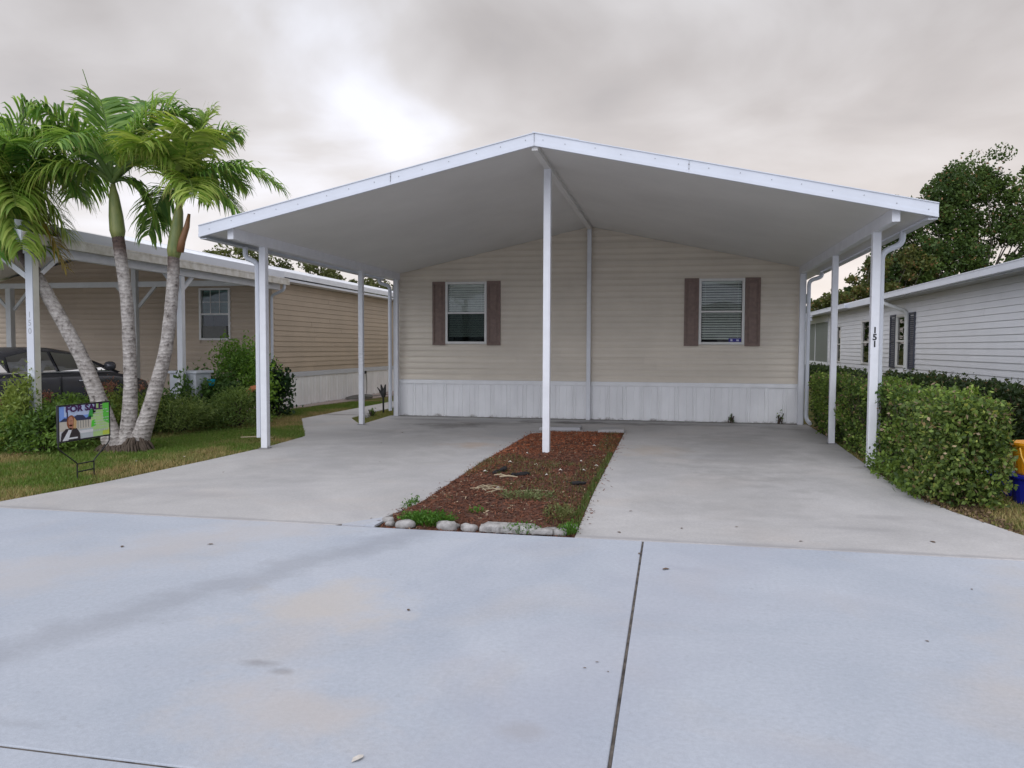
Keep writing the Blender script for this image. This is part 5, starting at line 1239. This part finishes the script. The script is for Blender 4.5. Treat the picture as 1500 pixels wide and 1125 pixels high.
def hedge(label, x0, x1, y0, y1, h, n, size, col, group=None, extra=None, seed=3):
    t = thing('hedge', label, 'hedge', ((x0 + x1) / 2, (y0 + y1) / 2, 0), group)
    # sample the box surface (top, sides, ends), push in or out with clumpy noise
    A = [(x1 - x0) * (y1 - y0), (y1 - y0) * h, (y1 - y0) * h, (x1 - x0) * h, (x1 - x0) * h]; Pm = np.array(A) / sum(A)
    f = rng.choice(5, n, p=Pm); u, v = rng.random(n), rng.random(n); P = np.zeros((n, 3)); N_ = np.zeros((n, 3))
    for i in range(5):
        k_ = f == i
        if i == 0: P[k_] = np.stack([x0 + (x1 - x0) * u[k_], y0 + (y1 - y0) * v[k_], np.full(k_.sum(), h)], 1); N_[k_] = (0, 0, 1)
        elif i < 3: P[k_] = np.stack([np.full(k_.sum(), x0 if i == 1 else x1), y0 + (y1 - y0) * u[k_], h * v[k_]], 1); N_[k_] = (-1 if i == 1 else 1, 0, 0)
        else: P[k_] = np.stack([x0 + (x1 - x0) * u[k_], np.full(k_.sum(), y0 if i == 3 else y1), h * v[k_]], 1); N_[k_] = (0, -1 if i == 3 else 1, 0)
    nzv = vnoise(P[:, 1] + P[:, 0] * .7 + 20, P[:, 2] * 1.0 + P[:, 0] + 20, 2.6, seed) - .5; nz2 = vnoise(P[:, 1] + 40 - P[:, 0], P[:, 2] + 40, 8, seed + 1) - .5
    depth = np.abs(rng.normal(size=n)) * .085
    P = P + N_ * (nzv * .20 + nz2 * .10 - depth)[:, None] + rng.normal(size=(n, 3)) * .012
    # round the top edges
    top = np.clip((P[:, 2] - (h - .16)) / .16, 0, 1)
    cxm = (x0 + x1) / 2; P[:, 0] = cxm + (P[:, 0] - cxm) * (1 - .10 * top); P[:, 2] = np.maximum(P[:, 2], .02)
    low_ = np.clip(1 - P[:, 2] / .25, 0, 1); P[:, 0] = cxm + (P[:, 0] - cxm) * (1 - .08 * low_)
    mixv = np.clip(.35 + nzv * .9 + rng.normal(size=n) * .25, 0, 1)
    kk = (P[:, 2] > .14) | (rng.random(n) < .35); P, N_, mixv = P[kk], N_[kk], mixv[kk]
    V, Fq, cc = leaves(P, size, .62, col, unit(N_ + np.array([0, 0, .35])), .42, .0, mixv, extra)
    part('foliage', npmesh('foliage', V, Fq, M_LEAF, cc, ROOT[t.name]), None, t)
    # inner twigs: a tangle of thin branches and a dense inner leaf mass
    mb = MB()
    for i in range(int((y1 - y0) * 26)):
        bx = random.uniform(x0 + .12, x1 - .12); by = random.uniform(y0 + .1, y1 - .1)
        tx = min(max(bx + random.uniform(-.45, .45), x0 + .02), x1 - .02); ty = by + random.uniform(-.3, .3)
        mb.tube([(bx, by, -.02), ((bx + tx) / 2, (by + ty) / 2, h * .45), (tx, ty, h * random.uniform(.6, .97))], [.012, .008, .003], 4, False)
    part('twigs', mb, M_TWIG, t)
    mb = MB(); tips = []
    for i in range(int((y1 - y0) * 9)):
        q = Vector((random.uniform(x0, x1), random.uniform(y0, y1), h - .05)); e_ = q + Vector((random.uniform(-.08, .08), random.uniform(-.08, .08), random.uniform(.07, .2)))
        mb.tube([q, (q + e_) / 2, e_], [.004, .003, .002], 4, False); tips += [tuple(q + (e_ - q) * random.uniform(.3, 1)) for _ in range(7)]
    part('shoots', mb, M_TWIG, t)
    V, Fq, cc = leaves(np.array(tips) + rng.normal(size=(len(tips), 3)) * .015, size * .9, .5, tuple(tuple(min(1, x * 1.25) for x in c) for c in col), None, .5, .0, None, extra)
    part('shoot_leaves', npmesh('shoot_leaves', V, Fq, M_LEAF, cc, ROOT[t.name]), None, t)
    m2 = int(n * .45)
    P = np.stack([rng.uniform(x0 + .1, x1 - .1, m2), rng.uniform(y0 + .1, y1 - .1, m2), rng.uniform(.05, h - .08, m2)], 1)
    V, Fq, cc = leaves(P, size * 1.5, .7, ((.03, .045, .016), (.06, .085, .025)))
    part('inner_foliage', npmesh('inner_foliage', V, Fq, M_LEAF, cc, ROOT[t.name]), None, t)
    return t
HC = ((.045, .085, .02), (.20, .30, .06)); EX = ((.04, (.27, .20, .09)), (.025, (.42, .31, .21)), (.08, (.32, .42, .10)))
hedge('waist-high clipped hedge with pink-brown leaf tips beside the right driveway', 2.55, 3.05, 8.0, 15.6, 1.02, 35000, .047, HC, None, EX)
hedge('low dark hedge against the white home, right edge of the photo', 5.0, 5.6, 9.5, 20.4, .90, 15000, .07, ((.018, .038, .012), (.065, .10, .03)), None, ((.05, (.16, .11, .05)),), 8)
hedge('low dark hedge farther back along the white home, behind the air conditioner', 5.0, 5.6, 23.2, 33, .80, 9000, .09, ((.02, .04, .014), (.07, .11, .03)), None, None, 12)
# bigger glossy leaves on the street end of the first hedge
hd = bpy.data.objects['hedge']
n = 4400
P = np.stack([rng.uniform(2.33, 3.07, n), 7.98 + rng.normal(size=n) * .08, rng.uniform(.05, 1.0, n)], 1)
P[:, 1] += np.clip(2.55 - P[:, 0], 0, 1) * rng.uniform(0, 4.0, n); P[:, 1] -= .06 * np.sin(P[:, 0] * 9 + 1) * np.cos(P[:, 2] * 7)
P = P[(P[:, 2] > .16) | (rng.random(n) < .45)]; n = len(P)
V, Fq, cc = leaves(P, .047, .66, ((.035, .065, .018), (.19, .27, .06)), np.tile([0, -.8, .3], (n, 1)), .4, .1, None, ((.05, (.27, .20, .10)), (.05, (.36, .40, .10)), (.025, (.40, .31, .2))))
part('foliage', npmesh('foliage', V, Fq, M_LEAF, cc, ROOT['hedge']), None, hd)
n = 700
P = np.stack([2.42 + rng.normal(size=n) * .05, rng.uniform(8.3, 10.3, n), np.abs(rng.normal(size=n)) * .14 + .03], 1)
V, Fq, cc = leaves(P, .06, .6, HC, None, .5, .0)
part('foliage', npmesh('foliage', V, Fq, M_LEAF, cc, ROOT['hedge']), None, hd)
# dry litter under the hedge edge
n = 1500
P = np.stack([rng.uniform(2.42, 2.85, n), rng.uniform(7.0, 10.4, n), rng.uniform(-.01, .02, n)], 1); kx = 2.44 + np.clip(8.3 - P[:, 1], 0, 2) * .26; P = P[P[:, 0] > kx - .03]
V, Fq, cc = leaves(P, .04, .5, ((.08, .05, .03), (.22, .15, .09)))
setting('hedge_litter', npmesh('hedge_litter', V, Fq, M_CHIP, cc), None, 'stuff')
# creeper sprigs on the post with the number
sp_t = thing('creeper_sprig', 'small green creeper sprig clinging to the post numbered 151', 'creeper', (2.53, 10.48, .9))
n = 40; P = np.stack([2.55 + rng.normal(size=n) * .03, 10.47 + rng.normal(size=n) * .02, .95 + rng.normal(size=n) * .06], 1)
V, Fq, cc = leaves(P, .05, .6, G2); part('foliage', npmesh('foliage', V, Fq, M_LEAF, cc, ROOT[sp_t.name]), None, sp_t)
part('stem', MB().tube([(2.56, 10.6, .5), (2.57, 10.5, .75), (2.55, 10.47, 1.0)], .004, 5), M_TWIG, sp_t)

# ------------------------------------------------------------------ trees
def tree(label, base, lobes, n, size, col, trunk_h, r0, cat='tree', group=None, name='leafy_tree', per=.5, extra=None):
    t = thing(name, label, cat, (base[0], base[1], 0), group)
    lb = np.array([l[:3] for l in lobes]); lr = np.array([l[3:6] for l in lobes]); wts = np.array([l[3] * l[5] for l in lobes]); wts /= wts.sum()
    nc = max(40, n // 170); ci = rng.choice(len(lobes), nc, p=wts)
    dd_ = unit(rng.normal(size=(nc, 3))) * (rng.random((nc, 1)) ** .42)
    cl = lb[ci] + lr[ci] * dd_
    idx = rng.integers(0, nc, n); sp_ = rng.uniform(.55, 1.35, nc)[idx][:, None] * per
    P = cl[idx] + unit(rng.normal(size=(n, 3))) * (rng.random((n, 1)) ** .45) * sp_ * np.array([1, 1, .72])
    mixv = np.clip(rng.random(nc)[idx] * .65 + rng.random(n) * .35, 0, 1)
    V, Fq, cc = leaves(P, size, .6, col, np.tile([0, 0, 1.], (n, 1)), .25, .05, mixv, extra)
    part('crown', npmesh('crown', V, Fq, M_TLEAF, cc, ROOT[t.name]), None, t)
    mb = MB(); tz = trunk_h
    mb.tube([(base[0], base[1], -.05), (base[0] + .1, base[1], tz * .5), (base[0] - .05, base[1], tz)], [r0, r0 * .8, r0 * .7], 12)
    part('trunk', mb, M_BARK, t, smooth=True)
    mb = MB()
    for i in range(min(nc, 46)):
        tgt = Vector(cl[i]); st_ = Vector((base[0] - .05, base[1], tz * random.uniform(.7, 1))); mid = st_ * .45 + tgt * .55 + Vector((random.uniform(-.4, .4), random.uniform(-.4, .4), -.3))
        mb.tube([st_, (st_ + mid) / 2 + Vector((0, 0, .2)), mid, tgt], [r0 * .30, r0 * .18, r0 * .09, .01], 6, False)
    part('limb', mb, M_BARK, t, smooth=True)
    return t
TC = ((.022, .048, .013), (.095, .15, .03)); TW = ((.04, (.20, .12, .05)),)
tree('big dome-topped dark green tree rising behind the white home on the right', (15.4, 44, 0),
     [(15.5, 44, 9.4, 2.7, 2.2, 2.0), (18.2, 44.5, 8.6, 2.4, 2.2, 2.0), (12.2, 43.5, 8.0, 2.0, 1.6, 1.3), (11.0, 43.5, 7.6, 1.2, 1.2, 1.3), (13.8, 43.5, 9.0, 1.5, 1.4, 1.3), (12.2, 43.2, 5.0, 2.9, 2.0, 1.7), (16.0, 43.5, 5.6, 3.6, 2.2, 1.9), (19, 44, 5.2, 2.7, 2.2, 2.0), (15.0, 43, 7.4, 2.0, 1.4, .9), (13.0, 42.6, 6.3, 1.8, 1.2, 1.0), (11.4, 42.8, 5.9, 1.4, 1.2, 1.1)], 66000, .165, TC, 4.2, .38, group='trees behind the homes', per=.62, extra=TW)
tree('loose olive-green tree seen between the right carport posts', (9.8, 42, 0),
     [(10.4, 42, 4.9, 1.8, 1.6, 1.5), (9.3, 42, 3.9, 1.5, 1.5, 1.2), (11.6, 42.4, 5.6, 1.2, 1.4, 1.0), (8.2, 42.3, 3.4, 1.1, 1.2, .9)], 11000, .17, ((.035, .05, .012), (.13, .14, .035)), 2.6, .2, group='trees behind the homes', per=.5, extra=((.08, (.24, .14, .06)),))
tree('dark low tree behind the far end of the white home', (7.0, 46, 0), [(7.2, 46, 3.2, 2.2, 1.6, 1.6), (9.2, 46, 3.2, 2, 1.6, 1.5)], 7000, .2, TC, 2, .2, group='trees behind the homes')
tree('sparse yellow-green treetop peeking over the tan home left of the carport roof', (-22.2, 37, 0), [(-22.0, 37, 5.8, 1.2, 1.2, 1.0), (-23.2, 37, 5.6, .8, .8, 1.1), (-20.9, 37, 5.4, 1.0, 1.0, .9)], 5200, .17, ((.05, .07, .015), (.17, .18, .045)), 4, .2, group='trees behind the homes', per=.45)
tree('olive-green rounded treetop over the white roof edge of the tan home', (-18.5, 38, 0), [(-18.8, 38, 5.0, 1.8, 1.4, 1.0), (-16.6, 38, 4.6, 1.8, 1.4, .9), (-14.6, 38.2, 4.2, 1.4, 1.2, .8)], 10000, .16, ((.045, .06, .016), (.14, .15, .045)), 3, .22, group='trees behind the homes', per=.45)
tree('thin brownish tree behind the gap between the tan home and the beige home', (-12.8, 39, 0), [(-12.6, 39, 4.0, 1.2, 1.0, 1.2), (-11.2, 39, 3.8, 1.0, 1.0, 1.1)], 2600, .15, ((.09, .06, .035), (.17, .14, .07)), 2.5, .15, group='trees behind the homes', per=.4)
tree('tree far off beyond the left homes', (-33, 36, 0), [(-33, 36, 4, 3, 2, 1.5), (-29, 37, 3.6, 2.5, 2, 1.4)], 6000, .22, TC, 2.5, .25, group='trees behind the homes')

# distant wood behind all the lots, one low mass
n = 16000
x = rng.uniform(-75, 75, n); y = 62 + rng.normal(size=n) * 1.5; top = 2.6 + 2.2 * vnoise(x + 90, y, .16, 51) + 1.2 * vnoise(x + 90, y, .6, 52)
P = np.stack([x, y, top * np.sqrt(rng.random(n))], 1)
V, Fq, cc = leaves(P, .55, .7, TC, None, .3, .0)
setting('distant_wood', npmesh('distant_wood', V, Fq, M_TLEAF, cc), None, 'stuff')

# ------------------------------------------------------------------ for sale sign
SX, SY0, SY1, SZ0, SZ1 = -6.55, 7.365, 8.175, .432, .845
S_ = thing('for_sale_sign', 'black framed FOR SALE yard sign with a portrait and a house picture, on the lawn', 'sign', (SX, 7.77, 0))
fm = .014
mb = MB().box(SX - .012, SX + .012, SY0, SY0 + .016, SZ0, SZ1).box(SX - .012, SX + .012, SY1 - .016, SY1, SZ0, SZ1).box(SX - .012, SX + .012, SY0 + .016, SY1 - .016, SZ1 - .016, SZ1).box(SX - .012, SX + .012, SY0 + .016, SY1 - .016, SZ0, SZ0 + .016)
part('frame', mb, M_BLACK, S_)
mb = MB()
for (a, f0) in ((SY0 + .008, 7.645), (SY1 - .008, 7.905)):
    mb.tube([(SX, a, SZ0 + .01), (SX, a, SZ0 - .055), (SX, a + (f0 - a) * .1, SZ0 - .085), (SX, f0 - (f0 - a) * .05, .185), (SX, f0, .165), (SX, f0, -.03)], .0075, 7, True)
for z in (.165, .075): mb.tube([(SX, 7.645, z), (SX, 7.905, z)], .0075, 7)
part('stand', mb, M_BLACK, S_)
pn = part('panel', MB().box(SX - .006, SX + .006, SY0 + .016, SY1 - .016, SZ0 + .016, SZ1 - .016), mat('sign_white', (.75, .76, .78), .35, .03, 8), S_)
PW, PH = SY1 - SY0 - .034, SZ1 - SZ0 - .034
def sg(name, pts, col, layer, name_m=None):
    """flat print on the sign: (u, v) in 0..1 of the panel"""
    mb = MB(); xx = SX + .0070 + layer * .0010
    vs = [(xx, SY0 + .017 + u * PW, SZ0 + .017 + v * PH) for u, v in pts]
    mb.add(vs, [tuple(range(len(vs)))])
    return part(name, mb, mat('print_' + (name_m or name), col, .35, .04, 25), pn)
def rect(a, b, c, d): return [(a, b), (c, b), (c, d), (a, d)]
sg('printed_sky', rect(0, .35, .66, 1), (.22, .38, .85), 0); sg('printed_sky', rect(.10, .70, .72, 1), (.55, .66, .90), 1, 'sky_pale')
sg('printed_green', [(.60, .0), (1, 0), (1, 1), (.72, 1), (.58, .62), (.60, .3)], (.50, .74, .30), 1)
sg('printed_green', [(.88, .45), (1, .35), (1, 1), (.86, 1)], (.12, .62, .06), 2, 'green_bright'); sg('printed_green', [(.62, .30), (.72, .34), (.70, .52), (.64, .50)], (.10, .72, .04), 3, 'green_spot')
sg('printed_green', [(.56, .62), (.66, .60), (.66, .86), (.60, .84)], (.05, .38, .06), 3, 'green_tree'); sg('printed_green', [(.86, .02), (1, .02), (1, .22), (.86, .14)], (.62, .74, .08), 3, 'lime')
sg('printed_wall', rect(.0, .28, .62, .56), (.62, .58, .50), 2); sg('printed_roof', [(.0, .56), (.10, .66), (.24, .62), (.34, .72), (.46, .70), (.52, .60), (.62, .66), (.62, .54)], (.03, .04, .10), 3)
sg('printed_roof', rect(.145, .6, .17, .84), (.03, .04, .10), 3, 'roof_tower')
for i in range(6): sg('printed_column', rect(.30 + i * .052, .32, .312 + i * .052, .54), (.20, .19, .17), 3)
sg('printed_lawn', rect(.30, .0, .66, .28), (.55, .60, .62), 2); sg('printed_lawn', rect(.34, .16, .66, .24), (.80, .80, .82), 3, 'lawn_pale')
import math as _m
def ell(cx, cy, rx, ry, n=16): return [(cx + rx * _m.cos(2 * _m.pi * i / n), cy + ry * _m.sin(2 * _m.pi * i / n)) for i in range(n)]
sg('printed_portrait', ell(.225, .52, .085, .21), (.30, .09, .03), 4, 'hair'); sg('printed_portrait', [(.26, .3), (.32, .32), (.33, .55), (.28, .66)], (.62, .40, .18), 5, 'hair_light')
sg('printed_portrait', [(.02, .0), (.40, .0), (.39, .18), (.33, .33), (.12, .34), (.04, .22)], (.03, .02, .025), 5, 'jacket')
sg('printed_portrait', [(.05, .0), (.16, .0), (.24, .34), (.19, .36)], (.78, .80, .84), 6, 'shirt'); sg('printed_portrait', ell(.215, .545, .048, .145), (.52, .24, .15), 6, 'face')
sg('printed_portrait', [(.18, .30), (.25, .30), (.25, .45), (.18, .45)], (.45, .20, .13), 6, 'neck')
sg('printed_portrait', rect(.192, .555, .208, .575), (.08, .04, .03), 7, 'eye'); sg('printed_portrait', rect(.226, .555, .242, .575), (.08, .04, .03), 7, 'eye2'); sg('printed_portrait', rect(.20, .465, .234, .482), (.40, .07, .07), 7, 'lips')
sg('printed_caption', rect(.10, .03, .34, .075), (.80, .82, .86), 8)
mb = MB(); random.seed(5)
for r_ in range(7):
    v = .80 - r_ * .085; u = .67
    while u < .97:
        l = random.uniform(.02, .06); xx = SX + .0070 + .0095
        if random.random() < .85: mb.add([(xx, SY0 + .017 + a * PW, SZ0 + .017 + b * PH) for a, b in rect(u, v, min(u + l, .98), v + .022)], [(0, 1, 2, 3)])
        u += l + .015
for i in range(9):
    u = .66 + i * .036; mb.add([(SX + .0070 + .0095, SY0 + .017 + a * PW, SZ0 + .017 + b * PH) for a, b in rect(u, .155, u + .022, .215)], [(0, 1, 2, 3)])
part('printed_lines', mb, mat('print_lines', (.60, .64, .62), .4, .05, 20), pn)
lt = letter('lettering', 'FOR SALE', .082, mat('print_violet', (.06, .005, .09), .35, .03, 20), pn, (SX + .0175, SY0 + .017 + PW * .485, SZ0 + .017 + PH * .905), (0, 1, 0), (0, 0, 1), .0032)
lt.scale = (1.62, 1.15, 1.0)

# ------------------------------------------------------------------ tubs at the right edge
def tub(label, x, y, z0, h, r, mt, handle=False):
    t = thing('plastic_tub', label, 'tub', (x, y, z0), 'plastic tubs beside the hedge')
    mb = MB().tube([(x, y, z0), (x, y, z0 + .02), (x, y, z0 + h * .9), (x, y, z0 + h * .9), (x, y, z0 + h)], [r * .80, r * .83, r * .97, r * 1.04, r * 1.05], 24)
    part('body', mb, mt, t, smooth=False, bevel=.004)
    part('rim', MB().tube([(x, y, z0 + h - .012), (x, y, z0 + h + .012)], r * 1.08, 24), mt, t)
    if handle:
        pts = [(x - r * 1.05 * math.cos(a), y - r * .9 - .06 * math.sin(a * 1), z0 + h * .92 - .28 * math.sin(a) * 1.0) for a in np.linspace(0, math.pi, 12)]
        part('handle', MB().tube(pts, .008, 6), mat('handle_yellow', (.75, .42, .05), .4, .05, 10), t)
    return t
tub('blue plastic tub standing on the grass at the right edge, under the yellow one', 3.50, 8.5, -.01, .27, .215, M_BLUE)
tub('orange-yellow plastic tub with a handle, stacked on the blue tub', 3.50, 8.5, .275, .30, .205, M_YELLOW, True)
tub('dark navy tub in the shade behind the hedge end', 3.36, 8.95, -.01, .22, .15, M_BLUE)

# ------------------------------------------------------------------ small things
# garden hose at the neighbour's wall
mb = MB(); pts = [(-9.17, 22.57, .70), (-9.12, 22.57, .66), (-9.08, 22.5, .45), (-9.0, 22.3, .2), (-8.9, 22.0, .06), (-8.85, 21.6, .03)]
for i in range(90):
    a = i * .42; r = .30 + .08 * math.sin(i * .13); pts.append((-8.78 + r * math.cos(a) * .75, 21.2 + r * 2.0 * math.sin(a), .03 + .0006 * i + .012 * math.sin(i * .7)))
pts += [(-8.7, 22.3, .03), (-8.6, 23.1, .03)]
single('garden_hose', mb.tube(pts, .014, 6, False), M_HOSE, 'coiled grey garden hose on the path by the tan home\'s white skirting', 'hose', (-8.8, 21.5, 0), smooth=True)
part('tap', MB().box(-9.19, -9.12, 22.53, 22.61, .68, .76), M_BLACK, bpy.data.objects['garden_hose'])
# dark garden stake ornament at the left house corner
gs_ = thing('garden_stake', 'black garden stake with splayed top at the left corner of the beige home', 'ornament', (-6.42, 16.9, 0))
part('shaft', MB().tube([(-6.42, 16.9, 0), (-6.42, 16.9, .45)], .022, 8), M_BLACK, gs_)
mb = MB()
for (dx, dz, r) in ((-.14, .16, .02), (-.05, .22, .035), (.06, .22, .035), (.03, .12, .05), (-.10, .10, .03)): mb.tube([(-6.42, 16.9, .36), (-6.42 + dx * .5, 16.9, .40 + dz * .5), (-6.42 + dx, 16.88, .42 + dz)], [r, r * 1.1, r * .4], 7)
part('finial', mb, M_BLACK, gs_)
stone(-6.40, 15.9, .06, .06, .09, 'small white stone by the black garden stake at the house corner', 'loose_stone')
stone(-6.30, 15.6, .05, .05, .05, 'tiny white stone in the grass slot beside the left back post', 'loose_stone')
# outdoor unit by the white home
ac = thing('air_conditioner', 'low dark outdoor air conditioner with a pale lid by the white home', 'air conditioner', (5.55, 22.2, 0))
part('casing', MB().box(5.2, 5.85, 21.7, 22.6, .0, .60), M_HOSE, ac, bevel=.02)
mb = MB()
for i in range(9): mb.box(5.19, 5.199, 21.76, 22.54, .08 + i * .055, .105 + i * .055).box(5.26, 5.79, 21.69, 21.699, .08 + i * .055, .105 + i * .055)
part('grille', mb, M_BLACK, ac); part('lid', MB().box(5.17, 5.88, 21.67, 22.63, .605, .66), M_WHITE2, ac, bevel=.02)
# dead stem left on the lawn by the front post
stick(-6.35, 11.2, .5, .2, 'pale thin stick lying on the lawn left of the front carport post', .008)
# weeds at the foot of the skirting
shrub('tiny weed growing up the white skirting on the right', (1.18, 16.2), .05, .03, .16, 46, .045, .5, G2, 'weed_sprig', 'weed', group='weeds at the skirting', clumps=5)
shrub('faint sprig of creeper on the skirting near the right back post', (2.12, 16.22), .06, .02, .30, 34, .035, .5, G1, 'weed_sprig', 'weed', group='weeds at the skirting', clumps=6)
shrub('small weed at the foot of the left back post beside the garden stake', (-6.35, 15.95), .08, .08, .16, 120, .05, .4, G1, 'weed_sprig', 'weed', group='weeds at the skirting', clumps=6)
